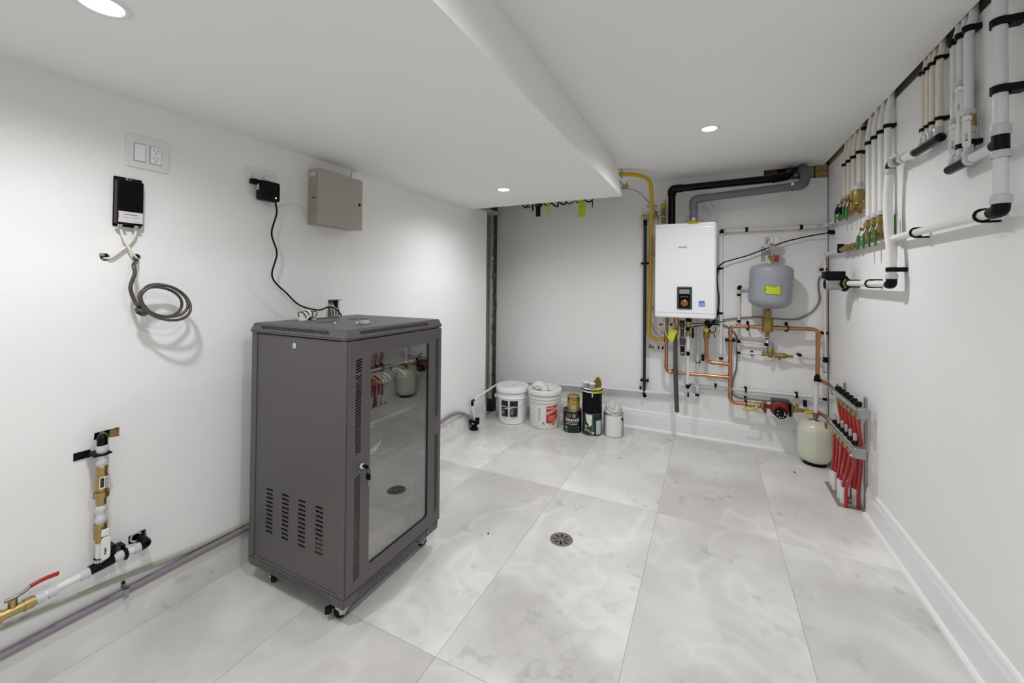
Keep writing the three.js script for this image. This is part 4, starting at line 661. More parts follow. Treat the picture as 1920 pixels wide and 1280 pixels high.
// ------------------------------------------------------------------ things hanging at the open end of the bulkhead
{
  const z = -3.19;
  const f = thing('hanging_fitting', 'black threaded pipe fitting hanging below the bulkhead end', 'pipe fitting', [-1.313, 1.885, z]);
  part(f, 'collar', turned([[0.02, 0.085], [0.030, 0.087], [0.033, 0.098], [0.02, 0.11]], [-1.313, 1.885, z], [0, 1, 0], 20), std(0x3a2019, 0.6));
  part(f, 'body', turned([[0, 0], [0.016, 0], [0.0205, 0.004], [0.0205, 0.026], [0.018, 0.030], [0.0195, 0.034], [0.0195, 0.065], [0.022, 0.070], [0.022, 0.14], [0, 0.14]], [-1.313, 1.885, z], [0, 1, 0], 20), M.blackSoft);
  single('hanger_pin', 'short black pin hanging beside the black threaded fitting', 'pin', box(-1.368, -1.357, 1.934, 2.05, z - 0.005, z + 0.005, 0.002), M.black);
  single('hanger_pin', 'short black pin hanging beyond the wide lime tag', 'pin', [box(-0.847, -0.839, 1.926, 2.05, z - 0.004, z + 0.004, 0.002)], M.black);
  const tag = (n, label, pts) => { const t = thing('lime_tag', label, 'tag', [pts[0][0], 1.853, z + 0.02], 'lime tags'); part(t, 'sheet', panel(pts, [], 0.0012, [0, 0, z + 0.02], [1, 0, 0.0], [0, 1, 0]), M.limeTag); part(t, 'tie', cable([[pts[2][0] - 0.01, 1.975, z + 0.02], [pts[2][0] - 0.005, 2.0, z], [pts[2][0], 2.05, z]], 0.002, 10, 5), M.black); return t; };
  const wt = tag('a', 'wide lime green tag hanging from the bulkhead end', [[-0.957, 1.853], [-0.897, 1.851], [-0.893, 1.93], [-0.903, 1.985], [-0.945, 1.986], [-0.955, 1.95]]);
  part(wt, 'print_line', [box(-0.948, -0.905, 1.9335, 1.9365, z + 0.0212, z + 0.0218), ...[0, 1, 2, 3, 4].map((i) => box(-0.948, -0.91 - 0.005 * (i % 2), 1.867 + i * 0.012, 1.8685 + i * 0.012, z + 0.0212, z + 0.0216))], std(0x4d5c10, 0.7));
  tag('b', 'narrow lime green tag twisted edge-on under the bulkhead end', [[-1.222, 1.865], [-1.214, 1.853], [-1.205, 1.87], [-1.197, 1.985], [-1.226, 1.985]]);
  for (let i = 0; i < 9; i++) {
    const x = -1.45 + i * 0.072 + (hash(i, 3, 8) - 0.5) * 0.03;
    const w = ['first', 'second', 'third', 'fourth', 'fifth', 'sixth', 'seventh', 'eighth', 'ninth'][i];
    single('loose_wire', w + ' loop of black wire under the bulkhead end, counted from the drain stack', 'wire', cable([[x - 0.02 - 0.02 * hash(i, 7, 1), 2.03, -3.125], [x - 0.012, 1.985 - 0.02 * hash(i, 2, 2), z + 0.01], [x + 0.008 + 0.02 * hash(i, 8, 3), 1.978 - 0.03 * hash(i, 5, 2) * hash(i, 6, 2), z + 0.015 * hash(i, 4, 4)], [x + 0.03, 1.99 - 0.012 * hash(i, 9, 2), z], [x + 0.05, 2.03, -3.125]], 0.004 + 0.003 * hash(i, 1, 1), 16, 6), M.black, 'wires under the bulkhead end');
  }
}

// ------------------------------------------------------------------ boiler and everything on the back wall
// two-legged black pipe strap screwed to the back wall
function strapV(parent, x, y, r, zc, m = M.black) {        // around an upright pipe
  part(parent, 'clamp', [box(x - r - 0.022, x - r + 0.002, y - 0.009, y + 0.009, ZB, zc, 0.002), box(x + r - 0.002, x + r + 0.022, y - 0.009, y + 0.009, ZB, zc, 0.002), ring([x, y, zc], [0, 1, 0], r + 0.002, 0.0035, 20, 6)], m);
}
function strapH(parent, x, y, r, zc, m = M.black) {        // around a level pipe
  part(parent, 'clamp', [box(x - 0.010, x + 0.010, y + r - 0.002, y + r + 0.024, ZB, ZB + 0.012, 0.002), box(x - 0.010, x + 0.010, y - r - 0.022, y - r + 0.002, ZB, ZB + 0.012, 0.002), box(x - 0.006, x + 0.006, y - r, y + r, ZB, zc, 0.001), ring([x, y, zc], [1, 0, 0], r + 0.002, 0.0035, 20, 6)], m);
}
const band = (parent, a, b, r, m = M.black, n = 'clamp') => part(parent, n, rod(a, b, r), m);
{
  const zf = -3.55, x0 = -0.405, x1 = 0.046;
  const t = thing('boiler', 'white wall-hung boiler with a grey control panel on its front', 'boiler', [-0.18, 1.045, -3.7]);
  part(t, 'casing', [box(x0 + 0.006, x1 + 0.008, 1.052, 1.806, ZB + 0.004, zf - 0.03, 0.004)], M.whiteGloss);
  part(t, 'front_cover', [box(x0, x1, 1.080, 1.784, zf - 0.05, zf, 0.010, 3), panel([[0, 0], [0.05, 0], [0.05, 0.04], [0.036, 0.04], [0.008, 0.012]].map(([a, b]) => [a, b]), [], x1 - x0, [x0, 1.772, zf - 0.052], [0, 0, 1], [0, 1, 0])].slice(0, 1).concat([box(x0, x1, 1.772, 1.814, zf - 0.05, zf - 0.010, 0.008, 3)]), M.whiteGloss);
  part(t, 'chin', [box(x0, x1, 1.043, 1.088, zf - 0.05, zf - 0.004, 0.012, 3)], M.whiteGloss);
  part(t, 'maker_name', sticker(-0.229, -0.135, 1.603, 1.630, [0, 0, zf], [1, 0, 0], [0, 1, 0]), std(0xffffff, 0.3, 0, { map: canvasTex(256, 74, (x, w, h) => { x.fillStyle = '#f3f3f4'; x.fillRect(0, 0, w, h); x.fillStyle = '#1d1f24'; x.font = 'bold 46px sans-serif'; x.fillText('NAVIEN', 12, 54, 232); }) }));
  const cp = part(t, 'control_panel', box(-0.234, -0.121, 1.114, 1.297, zf - 0.01, zf + 0.008, 0.007, 3), std(0x3d3f43, 0.45), 'grey control panel');
  part(cp, 'inset', box(-0.219, -0.136, 1.127, 1.284, zf + 0.007, zf + 0.010, 0.002), M.blackGloss);
  part(cp, 'display', box(-0.2155, -0.139, 1.239, 1.276, zf + 0.009, zf + 0.011, 0.001), M.screen, 'grey display');
  for (const x of [-0.197, -0.177, -0.157]) part(cp, 'button', cbox(x, 1.2165, zf + 0.0105, 0.010, 0.006, 0.003, 0.001), M.zinc);
  part(cp, 'dial', [turned([[0, 0], [0.028, 0], [0.028, 0.003], [0.0235, 0.004], [0.021, 0.009], [0.012, 0.010], [0, 0.0085]], [-0.177, 1.165, zf + 0.0095], [0, 0, 1], 28)], M.copperDull, 'copper-toned dial');
  part(t, 'rating_sticker', sticker(-0.073, -0.029, 1.138, 1.185, [0, 0, zf], [1, 0, 0], [0, 1, 0]), std(0xffffff, 0.4, 0, { map: canvasTex(96, 96, (x, w, h) => { x.fillStyle = '#3f74c9'; x.fillRect(0, 0, w, h); x.strokeStyle = '#dfe9f7'; x.lineWidth = 4; x.beginPath(); x.arc(46, 58, 34, 3.5, 6.0); x.stroke(); x.fillStyle = '#eef3fb'; x.font = 'italic bold 26px serif'; x.fillText('energy', 10, 58); x.fillRect(8, 72, 80, 3); x.font = 'bold 11px sans-serif'; x.fillText('ENERGY STAR', 9, 88); }) }));
  part(t, 'flue_collar', turned([[0.034, 0], [0.037, 0.001], [0.037, 0.018], [0.034, 0.02]], [-0.286, 1.806, -3.68], [0, 1, 0], 28), M.zinc);
  part(t, 'intake_cap', [turned([[0, 0.030], [0.036, 0.030], [0.075, 0.012], [0.082, 0.0]], [-0.114, 1.806, -3.63], [0, 1, 0], 32)], M.yellow, 'yellow intake gasket');
  part(t, 'intake_collar', [turned([[0.031, 0.028], [0.034, 0.028], [0.034, 0.05], [0.031, 0.052]], [-0.114, 1.806, -3.62], [0, 1, 0], 26), cbox(-0.150, 1.838, -3.60, 0.008, 0.012, 0.012, 0.002), cbox(-0.075, 1.838, -3.60, 0.008, 0.012, 0.012, 0.002)], M.zinc);
}
{
  const f = thing('black_vent', 'glossy black vent pipe rising from the boiler and running under the ceiling', 'vent pipe', [-0.286, 1.82, -3.68]);
  part(f, 'tube', [rod([-0.286, 1.822, -3.68], [-0.286, 2.09, -3.68], 0.030)], M.blackGloss); part(f, 'tube', rod([-0.23, 2.127, -3.68], [0.45, 2.138, -3.68], 0.030, 0.030, 20), M.blackGloss);
  part(f, 'elbow', [pipe([[-0.286, 2.075, -3.68], [-0.286, 2.127, -3.68], [-0.205, 2.1275, -3.68]], 0.0345, 0.045, 20), ring([-0.286, 2.075, -3.68], [0, 1, 0], 0.033, 0.003, 24, 6), ring([-0.205, 2.1275, -3.68], [1, 0, 0], 0.033, 0.003, 24, 6)], M.blackGloss);
  part(f, 'elbow', [pipe([[0.44, 2.138, -3.68], [0.535, 2.15, -3.69], [0.57, 2.20, -3.80], [0.575, 2.215, -3.96]], 0.0345, 0.05, 20)], M.blackGloss);
  const g = thing('grey_vent', 'grey plastic vent pipe from the boiler up into the wall opening', 'vent pipe', [-0.114, 1.85, -3.62]);
  part(g, 'tube', rod([-0.114, 1.842, -3.62], [-0.114, 1.95, -3.62], 0.0295), M.greyPipe); part(g, 'tube', rod([-0.05, 2.018, -3.62], [0.565, 2.055, -3.63], 0.0300, 0.03, 20), M.greyPipe);
  part(g, 'elbow', [pipe([[-0.114, 1.938, -3.62], [-0.114, 2.012, -3.62], [-0.045, 2.0185, -3.62]], 0.034, 0.07, 20), ring([-0.114, 1.938, -3.62], [0, 1, 0], 0.0325, 0.003, 24, 6), ring([-0.045, 2.0185, -3.62], [1, 0.06, 0], 0.0325, 0.003, 24, 6)], M.greyPipe);
  part(g, 'elbow', pipe([[0.555, 2.0545, -3.63], [0.63, 2.06, -3.635], [0.648, 2.14, -3.67], [0.65, 2.21, -3.76], [0.65, 2.225, -3.95]], 0.0345, 0.06, 20), M.greyPipe);
  part(g, 'label', panel(rect(0.546, 0.566, 2.023, 2.046), [], 0.0006, [0, 0, -3.5965], [1, 0.06, 0], [0, 1, 0]), M.whitePlastic, 'small white label');
  single('plastic_film', 'torn sheet of clear plastic film hanging behind the grey vent elbow', 'plastic film', [(() => { const g2 = new THREE.PlaneGeometry(0.15, 0.18, 22, 26); const p = g2.attributes.position; for (let i = 0; i < p.count; i++) { const x = p.getX(i), y = p.getY(i); p.setXYZ(i, -0.005 + x * (0.8 + 0.35 * (y + 0.09) / 0.18), 1.925 + y, -3.765 + 0.02 * (vnoise(x * 40, y * 25, 4) - 0.5) + 0.012 * Math.sin(x * 60 + y * 30)); } g2.computeVertexNormals(); return g2; })()], M.film);
}
{
  // yellow gas line with its brass tee and the drip leg
  const g = thing('gas_pipe', 'yellow coated gas pipe curving down the wall beside the boiler', 'gas pipe', [-0.46, 0.83, -3.78]);
  part(g, 'tube', sweep(curve([[-0.78, 2.205, -3.28], [-0.625, 2.208, -3.345], [-0.556, 2.206, -3.378], [-0.486, 2.198, -3.455], [-0.447, 2.17, -3.52], [-0.44, 2.10, -3.57], [-0.447, 2.00, -3.65], [-0.457, 1.88, -3.735], [-0.463, 1.78, -3.775], [-0.466, 1.58, -3.79], [-0.470, 1.30, -3.795], [-0.476, 1.09, -3.795], [-0.478, 0.92, -3.79], [-0.472, 0.865, -3.785], [-0.445, 0.84, -3.775], [-0.40, 0.832, -3.76], [-0.345, 0.834, -3.75]], 110), 0.0165, 14), M.yellowPipe);
  for (const [x, y, z] of [[-0.447, 1.995, -3.655], [-0.466, 1.575, -3.79], [-0.475, 1.10, -3.795]]) part(g, 'clamp', [ring([x, y, z], [0, 1, 0], 0.018, 0.004, 20, 6), box(x - 0.045, x + 0.045, y - 0.006, y + 0.006, Math.max(ZB, z - 0.05), z - 0.012, 0.002), rod([x - 0.038, y, z - 0.02], [x - 0.038, y, z - 0.006], 0.005), rod([x + 0.038, y, z - 0.02], [x + 0.038, y, z - 0.006], 0.005)], M.zinc, 'metal pipe clamp');
  part(g, 'flange', [box(-0.648, -0.640, 2.18, 2.238, -3.375, -3.315, 0.002)], M.zinc);
  single('joist_scrap', 'splintered yellow wood scrap with a black wire at the bulkhead corner', 'wood scrap', [panel([[0, 0], [0.05, 0.0], [0.028, 0.045], [0.02, 0.015], [0.0, 0.03]], [], 0.01, [-0.635, 2.105, -3.36], [1, 0, 0], [0, 1, 0]), box(-0.64, -0.60, 2.098, 2.106, -3.37, -3.345)], M.wood);
  single('ground_wire', 'thin black wire arcing behind the yellow gas pipe', 'wire', cable([[-0.66, 2.10, -3.38], [-0.60, 2.10, -3.40], [-0.53, 2.085, -3.50], [-0.475, 2.03, -3.62], [-0.42, 1.95, -3.72], [-0.405, 1.86, -3.79], [-0.415, 1.74, -3.81]], 0.0022, 40, 6), M.black);
  const b = thing('brass_tee', 'brass tee manifold with a yellow-capped valve behind the gas pipe', 'pipe fitting', [-0.45, 1.88, -3.81]);
  const z = -3.81;
  part(b, 'bar', [rod([-0.545, 1.926, z], [-0.36, 1.918, z], 0.012), hex([-0.548, 1.927, z], [-0.512, 1.926, z], 0.019), hex([-0.37, 1.919, z], [-0.345, 1.918, z], 0.018), rod([-0.52, 1.926, z], [-0.52, 1.895, z], 0.013)], M.brass);
  part(b, 'port', [rod([-0.428, 1.92, z], [-0.428, 1.945, z], 0.010), hex([-0.428, 1.945, z], [-0.428, 1.968, z], 0.015)], M.brass);
  part(b, 'valve', [rod([-0.365, 1.86, z], [-0.365, 1.985, z], 0.012), hex([-0.365, 1.95, z], [-0.365, 1.975, z], 0.017), hex([-0.365, 1.862, z], [-0.365, 1.885, z], 0.018), cbox(-0.352, 2.05, z, 0.006, 0.03, 0.006, 0.002)], M.brassDull);
  part(b, 'cap', turned([[0, 0], [0.019, 0], [0.0205, 0.004], [0.0205, 0.042], [0.018, 0.046], [0, 0.046]], [-0.362, 1.985, z], [0, 1, 0], 20), M.yellow, 'yellow cap');
  part(b, 'tag', panel([[0, 0], [0.012, 0.01], [0.006, 0.045], [-0.006, 0.04]], [], 0.001, [-0.553, 1.83, z + 0.01], [1, 0, 0], [0, 1, 0]), M.yellowTag, 'small yellow tag');
  const k = thing('black_pipe', 'slim black upright pipe strapped to the wall left of the gas pipe', 'pipe', [-0.521, 0.31, -3.81]);
  part(k, 'tube', rod([-0.521, 0.322, z], [-0.520, 1.89, z], 0.0135), std(0x232227, 0.35)); part(k, 'coupling', rod([-0.520, 1.845, z], [-0.520, 1.895, z], 0.017), M.blackGloss);
  part(k, 'elbow', pipe([[-0.521, 0.34, z], [-0.521, 0.318, z], [-0.513, 0.312, z + 0.012]], 0.0145, 0.01), M.black);
  strapV(k, -0.521, 1.505, 0.0135, z); strapV(k, -0.521, 0.447, 0.0135, z);
}
{
  // copper loop with its fittings
  const zc = -3.75, r = 0.0143;
  const c = thing('copper_loop', 'bright copper pipe loop joining boiler, air separator and red pump', 'copper pipe', [0.158, 0.35, zc]);
  part(c, 'riser', pipe([[0.275, 0.363, zc], [0.158, 0.361, zc], [0.158, 0.980, zc], [0.345, 0.982, zc]], r, 0.042, 16), M.copper);
  part(c, 'return', pipe([[0.50, 0.983, zc], [0.741, 0.986, zc], [0.736, 0.64, zc]], r, 0.042, 16), M.copper);
  part(c, 'supply_branch', pipe([[-0.331, 0.848, zc], [-0.331, 0.556, zc], [0.150, 0.561, zc]], r, 0.042, 16), M.copper);
  part(c, 'return_branch', pipe([[-0.018, 0.872, zc], [-0.018, 0.672, zc], [0.150, 0.669, zc]], r, 0.042, 16), M.copper);
  const sleeves = [[[0.158, 0.42, zc], [0.158, 0.395, zc]], [[0.158, 0.52, zc], [0.158, 0.60, zc]], [[0.158, 0.63, zc], [0.158, 0.71, zc]], [[0.158, 0.915, zc], [0.158, 0.94, zc]], [[0.115, 0.561, zc], [0.145, 0.561, zc]], [[0.115, 0.669, zc], [0.145, 0.669, zc]], [[0.20, 0.981, zc], [0.23, 0.981, zc]], [[0.675, 0.985, zc], [0.70, 0.985, zc]], [[0.7405, 0.92, zc], [0.740, 0.945, zc]], [[-0.331, 0.60, zc], [-0.331, 0.625, zc]], [[-0.29, 0.557, zc], [-0.265, 0.557, zc]], [[-0.331, 0.815, zc], [-0.331, 0.85, zc]], [[-0.018, 0.84, zc], [-0.018, 0.872, zc]], [[-0.018, 0.715, zc], [-0.018, 0.74, zc]], [[0.022, 0.671, zc], [0.047, 0.671, zc]], [[0.20, 0.362, zc], [0.225, 0.362, zc]]];
  for (const [a, b] of sleeves) part(c, 'press_fitting', [rod(a, b, r + 0.0024, r + 0.0024, 18), ring(a, V(...b).sub(V(...a)), r + 0.002, 0.0022, 20, 6)], M.copper);
  part(c, 'dielectric_sleeve', rod([0.158, 0.455, zc], [0.158, 0.490, zc], r + 0.0012, r + 0.0012, 18), M.zinc, 'dull grey sleeve');
  strapV(c, 0.158, 0.862, r, zc); strapH(c, 0.272, 0.363, r, zc); strapH(c, 0.287, 0.982, r, zc); strapH(c, 0.553, 0.984, r, zc); strapV(c, -0.270, 0.556, 0.001, zc - 0.03);
  strapH(c, -0.045, 0.69, 0.004, zc - 0.03);
  // air separator
  const s = thing('air_separator', 'stubby brass air separator under the grey expansion tank', 'air separator', [0.415, 0.88, zc]);
  part(s, 'body', turned([[0, 0], [0.012, 0.0], [0.013, 0.030], [0.034, 0.034], [0.0385, 0.040], [0.0385, 0.135], [0.036, 0.14], [0.027, 0.141], [0.027, 0.205], [0.024, 0.210], [0, 0.210]], [0.4155, 0.915, zc], [0, 1, 0], 30), M.brassDull);
  part(s, 'union', [rod([0.345, 0.982, zc], [0.385, 0.982, zc], 0.0155), hex([0.352, 0.982, zc], [0.368, 0.982, zc], 0.021), rod([0.335, 0.982, zc], [0.35, 0.982, zc], 0.017)], M.brass);
  part(s, 'union', [rod([0.448, 0.983, zc], [0.512, 0.983, zc], 0.0155), hex([0.470, 0.983, zc], [0.486, 0.983, zc], 0.021), rod([0.49, 0.983, zc], [0.52, 0.983, zc], 0.017)], M.brass);
  part(s, 'vent_screw', cbox(0.425, 1.130, zc + 0.01, 0.016, 0.008, 0.012, 0.002), M.black);
  part(s, 'drain_stub', [rod([0.414, 0.86, zc], [0.414, 0.918, zc], 0.0095)], M.pexClear); part(s, 'drain_ring', [rod([0.414, 0.885, zc], [0.414, 0.903, zc], 0.0105), rod([0.414, 0.908, zc], [0.414, 0.914, zc], 0.012)], M.copperDull);
  // grey expansion tank, tipped a little, with gauge assembly above
  const e = thing('expansion_tank', 'grey expansion tank with a yellow warning label on the back wall', 'expansion tank', [0.42, 1.12, -3.69]);
  const ax = V(0.055, 1, 0.02).normalize();
  part(e, 'vessel', turned([[0, 0.002], [0.06, 0.006], [0.115, 0.024], [0.138, 0.046], [0.1455, 0.075], [0.1455, 0.235], [0.1475, 0.239], [0.1475, 0.247], [0.1455, 0.251], [0.1455, 0.300], [0.138, 0.320], [0.105, 0.338], [0.05, 0.350], [0, 0.352]], [0.418, 1.132, -3.695], ax, 56), M.tankGrey);
  part(e, 'stem', rod([0.4165, 1.120, -3.72], [0.418, 1.136, -3.70], 0.011), M.brass);
  const lg = new THREE.CylinderGeometry(0.1465, 0.1465, 0.068, 16, 1, true, 0, 0.72); lg.rotateY(-0.34); lg.translate(0, 0.150, 0); orient(lg, [0.418, 1.132, -3.695], ax);
  part(e, 'warning_label', lg, std(0xffffff, 0.5, 0, { map: canvasTex(256, 160, (x, w, h) => { x.fillStyle = '#c9d428'; x.fillRect(0, 0, w, h); x.strokeStyle = '#5e6414'; x.lineWidth = 8; x.strokeRect(4, 4, w - 8, h - 8); x.fillStyle = '#3b3f10'; x.font = 'bold 24px sans-serif'; x.fillText('WARNING', 56, 32, 150); x.fillRect(4, 64, 14, 30); }) }), 'yellow warning label');
  const a = thing('pressure_gauge', 'pressure gauge and grey valve block with red lever above the tank', 'gauge', [0.445, 1.49, -3.72]);
  const gz = -3.71;
  part(a, 'valve_body', [rod([0.445, 1.487, gz], [0.445, 1.565, gz], 0.011), hex([0.445, 1.50, gz], [0.445, 1.512, gz], 0.018), hex([0.445, 1.54, gz], [0.445, 1.558, gz], 0.018), rod([0.415, 1.527, gz], [0.462, 1.527, gz], 0.012), rod([0.412, 1.53, gz + 0.01], [0.428, 1.515, gz + 0.015], 0.007)], M.brass);
  part(a, 'lever', box(0.462, 0.486, 1.495, 1.548, gz + 0.002, gz + 0.012, 0.003), M.redHandle, 'red lever');
  part(a, 'block', [box(0.424, 0.475, 1.585, 1.618, gz - 0.018, gz + 0.018, 0.003), box(0.432, 0.463, 1.555, 1.59, gz - 0.014, gz + 0.014, 0.004)], M.tankGrey);
  part(a, 'neck', [rod([0.438, 1.618, gz], [0.438, 1.642, gz], 0.009), hex([0.430, 1.622, gz], [0.430, 1.638, gz], 0.012), hex([0.452, 1.620, gz], [0.452, 1.634, gz], 0.010)], M.brass);
  const dl = part(a, 'dial_case', turned([[0, 0], [0.028, 0.0], [0.0285, 0.018], [0.026, 0.020], [0.0255, 0.016], [0, 0.016]], [0.452, 1.668, gz - 0.010], [0.1, 0, 1], 30), M.chrome);
  part(dl, 'dial_face', turned([[0, 0.0172], [0.0255, 0.0172]], [0.452, 1.668, gz - 0.010], [0.1, 0, 1], 26), M.whitePlastic); part(dl, 'needle', box(0.4505, 0.4535, 1.652, 1.684, gz + 0.0075, gz + 0.0090), M.black);
  part(a, 'bracket', [panel(rect(0.382, 0.408, 1.51, 1.63), [roundRect(0.389, 0.401, 1.60, 1.622, 0.004), roundRect(0.389, 0.401, 1.516, 1.53, 0.004)], 0.003, [0, 0, ZB], [1, 0, 0], [0, 1, 0]), box(0.385, 0.43, 1.56, 1.60, ZB + 0.003, ZB + 0.006), box(0.427, 0.430, 1.56, 1.60, ZB + 0.003, gz - 0.016), panel([[0.413, 1.65], [0.425, 1.65], [0.44, 1.70], [0.413, 1.705]], [[[0.418, 1.685], [0.43, 1.69], [0.43, 1.697], [0.418, 1.697]]], 0.003, [0, 0, ZB], [1, 0, 0], [0, 1, 0])], M.zinc);
}
{
  // red circulator pump in the lower run
  const z = -3.73, y = 0.368, t = thing('red_pump', 'dark red circulator pump with a black dial in the lower copper run', 'pump', [0.48, 0.29, z]);
  part(t, 'flange', [box(0.383, 0.391, y - 0.045, y + 0.042, z - 0.035, z + 0.035, 0.003)], M.copperDull); part(t, 'flange', box(0.394, 0.405, y - 0.048, y + 0.040, z - 0.034, z + 0.034, 0.004), M.redPaint);
  part(t, 'volute', [rod([0.404, y, z], [0.45, y, z], 0.017), turned([[0, 0], [0.05, 0], [0.062, 0.012], [0.062, 0.045], [0.05, 0.058], [0, 0.058]], [0.492, y - 0.004, z - 0.02], [0, 0, 1], 32), box(0.436, 0.552, y - 0.04, y + 0.042, z - 0.03, z + 0.03, 0.014, 3)], M.redPaint);
  part(t, 'motor', [turned([[0, 0], [0.040, 0], [0.040, 0.04], [0.036, 0.046], [0, 0.047]], [0.494, y - 0.026, z + 0.03], [0, 0, 1], 32)], M.black);
  part(t, 'name_plate', panel(disc(0.494, y - 0.026, 0.036, 28), [], 0.0006, [0, 0, z + 0.077], [1, 0, 0], [0, 1, 0]), M.blackGloss);
  part(t, 'dial_mark', [[0.475, y - 0.008, 0.010, 0.004], [0.517, y - 0.022, 0.003, 0.026], [0.470, y - 0.034, 0.008, 0.007], [0.484, y - 0.05, 0.005, 0.008], [0.497, y - 0.053, 0.005, 0.007], [0.508, y - 0.048, 0.006, 0.005], [0.523, y - 0.03, 0.007, 0.005]].map(([a, b, w, h]) => cbox(a, b, z + 0.0778, w, h, 0.0006)), M.whitePlastic);
  part(t, 'terminal_box', [box(0.441, 0.557, y + 0.040, y + 0.064, z - 0.04, z + 0.03, 0.004)], std(0x3a3534, 0.5));
  part(t, 'rear_flange', [box(0.550, 0.566, y - 0.05, y + 0.046, z - 0.036, z + 0.036, 0.004)], M.black); part(t, 'rear_flange', box(0.566, 0.574, y - 0.048, y + 0.046, z - 0.036, z + 0.036, 0.003), M.brassDull);
  part(t, 'flange_bolt', [hex([0.376, y + 0.03, z + 0.02], [0.412, y + 0.03, z + 0.02], 0.006), hex([0.376, y - 0.032, z + 0.02], [0.412, y - 0.032, z + 0.02], 0.006), hex([0.545, y - 0.03, z + 0.024], [0.582, y - 0.03, z + 0.024], 0.007)], M.chrome);
  const v = thing('brass_valve', 'brass isolation valve with a yellow lever before the red pump', 'valve', [0.33, 0.32, z]);
  part(v, 'body', [rod([0.276, 0.367, z], [0.384, 0.369, z], 0.0165), hex([0.284, 0.367, z], [0.305, 0.367, z], 0.0215), hex([0.33, 0.368, z], [0.362, 0.368, z], 0.024), turned([[0.017, 0], [0.03, 0.014], [0.034, 0.020], [0, 0.02]], [0.362, 0.368, z], [1, 0, 0], 20), rod([0.338, 0.368, z + 0.01], [0.338, 0.342, z + 0.03], 0.009)], M.brass);
  part(v, 'lever', sweep([[0.345, 0.340, z + 0.034], [0.30, 0.331, z + 0.036], [0.242, 0.331, z + 0.036]], 0.0065, 8, 0.45), M.yellow, 'yellow lever');
  const w = thing('brass_valve', 'flared brass valve with a yellow lever after the red pump', 'valve', [0.63, 0.34, z]);
  part(w, 'body', [turned([[0, 0], [0.036, 0], [0.034, 0.006], [0.022, 0.016], [0.024, 0.024], [0.024, 0.04], [0.014, 0.045], [0.014, 0.07], [0, 0.07]], [0.574, y + 0.004, z], [1, -0.06, 0], 8), rod([0.64, 0.371, z], [0.705, 0.366, z], 0.011), cbox(0.606, 0.40, z, 0.02, 0.026, 0.03, 0.004)], M.brass);
  part(w, 'lever', box(0.648, 0.702, 0.354, 0.376, z + 0.018, z + 0.034, 0.005), M.yellow, 'yellow lever');
  part(w, 'bracket', box(0.664, 0.684, 0.375, 0.425, ZB, ZB + 0.03, 0.003), M.black);
  // reducing valve under the air separator
  const q = thing('fill_valve', 'brass fill valve and backflow preventer below the air separator', 'valve', [0.47, 0.72, -3.79]);
  const zq = -3.79;
  part(q, 'bonnet', turned([[0, 0.05], [0.017, 0.05], [0.021, 0.046], [0.023, 0.0], [0, 0.0]], [0.440, 0.815, zq], [0, 1, 0], 22), M.tankGrey, 'grey bonnet');
  part(q, 'body', [turned([[0, 0.0], [0.014, 0.0], [0.018, 0.012], [0.024, 0.034], [0.025, 0.07], [0, 0.07]], [0.440, 0.745, zq], [0, 1, 0], 22), rod([0.379, 0.764, zq], [0.425, 0.768, zq], 0.012), hex([0.385, 0.764, zq], [0.41, 0.766, zq], 0.016), cbox(0.398, 0.784, zq, 0.014, 0.018, 0.012, 0.003)], M.brassDull);
  part(q, 'strainer_cap', turned([[0, 0], [0.014, 0], [0.0155, 0.003], [0.0155, 0.02], [0, 0.022]], [0.440, 0.722, zq], [0, 1, 0], 18), M.collar);
  part(q, 'backflow_body', [rod([0.470, 0.762, zq], [0.482, 0.762, zq], 0.021, 0.021, 8), turned([[0.016, 0], [0.021, 0.004], [0.021, 0.028], [0.019, 0.03], [0.022, 0.034], [0.022, 0.054], [0.015, 0.058], [0.015, 0.074], [0.010, 0.076], [0.010, 0.108], [0, 0.108]], [0.482, 0.762, zq], [1, 0, 0], 22), rod([0.500, 0.755, zq], [0.500, 0.728, zq], 0.011)], M.brassDull);
  // small white plumbing around it
  const p = thing('fill_line', 'thin white line looping from the tank pipe to the fill valve', 'water pipe', [0.222, 0.75, zq]);
  const zp = -3.81;
  part(p, 'drop', rod([0.222, 0.885, zp], [0.222, 1.285, zp], 0.0095), M.pexWarm); part(p, 'top_elbow', pipe([[0.222, 1.275, zp], [0.222, 1.300, zp], [0.242, 1.300, zp]], 0.013, 0.012), M.black);
  part(p, 'top_run', rod([0.24, 1.298, zp], [0.34, 1.298, zp], 0.010), M.pexWarm); part(p, 'collar', rod([0.222, 1.255, zp], [0.222, 1.276, zp], 0.0125), M.collar);
  band(p, [0.222, 1.225, zp], [0.222, 1.243, zp], 0.0145); band(p, [0.222, 1.008, zp], [0.222, 1.027, zp], 0.0145);
  part(p, 'mid_elbow', cbox(0.221, 0.851, zp, 0.024, 0.024, 0.024, 0.004), M.black); part(p, 'mid_run', rod([0.235, 0.851, zp], [0.395, 0.842, zp], 0.0085), M.pexWarm); part(p, 'collar', rod([0.236, 0.851, zp], [0.254, 0.85, zp], 0.0125), M.collar);
  part(p, 'end_elbow', cbox(0.411, 0.843, zp + 0.02, 0.024, 0.020, 0.05, 0.004), M.black); part(p, 'collar', rod([0.376, 0.843, zp], [0.398, 0.842, zp], 0.0115), M.collar);
  part(p, 'short_drop', rod([0.222, 0.77, zp], [0.222, 0.84, zp], 0.0105), M.collar); part(p, 'low_elbow', cbox(0.222, 0.758, zp, 0.026, 0.018, 0.024, 0.004), M.black); part(p, 'low_run', rod([0.232, 0.759, zp], [0.382, 0.765, zq], 0.0085), M.pexClear); part(p, 'collar', rod([0.236, 0.759, zp], [0.258, 0.760, zp], 0.0115), M.collar);
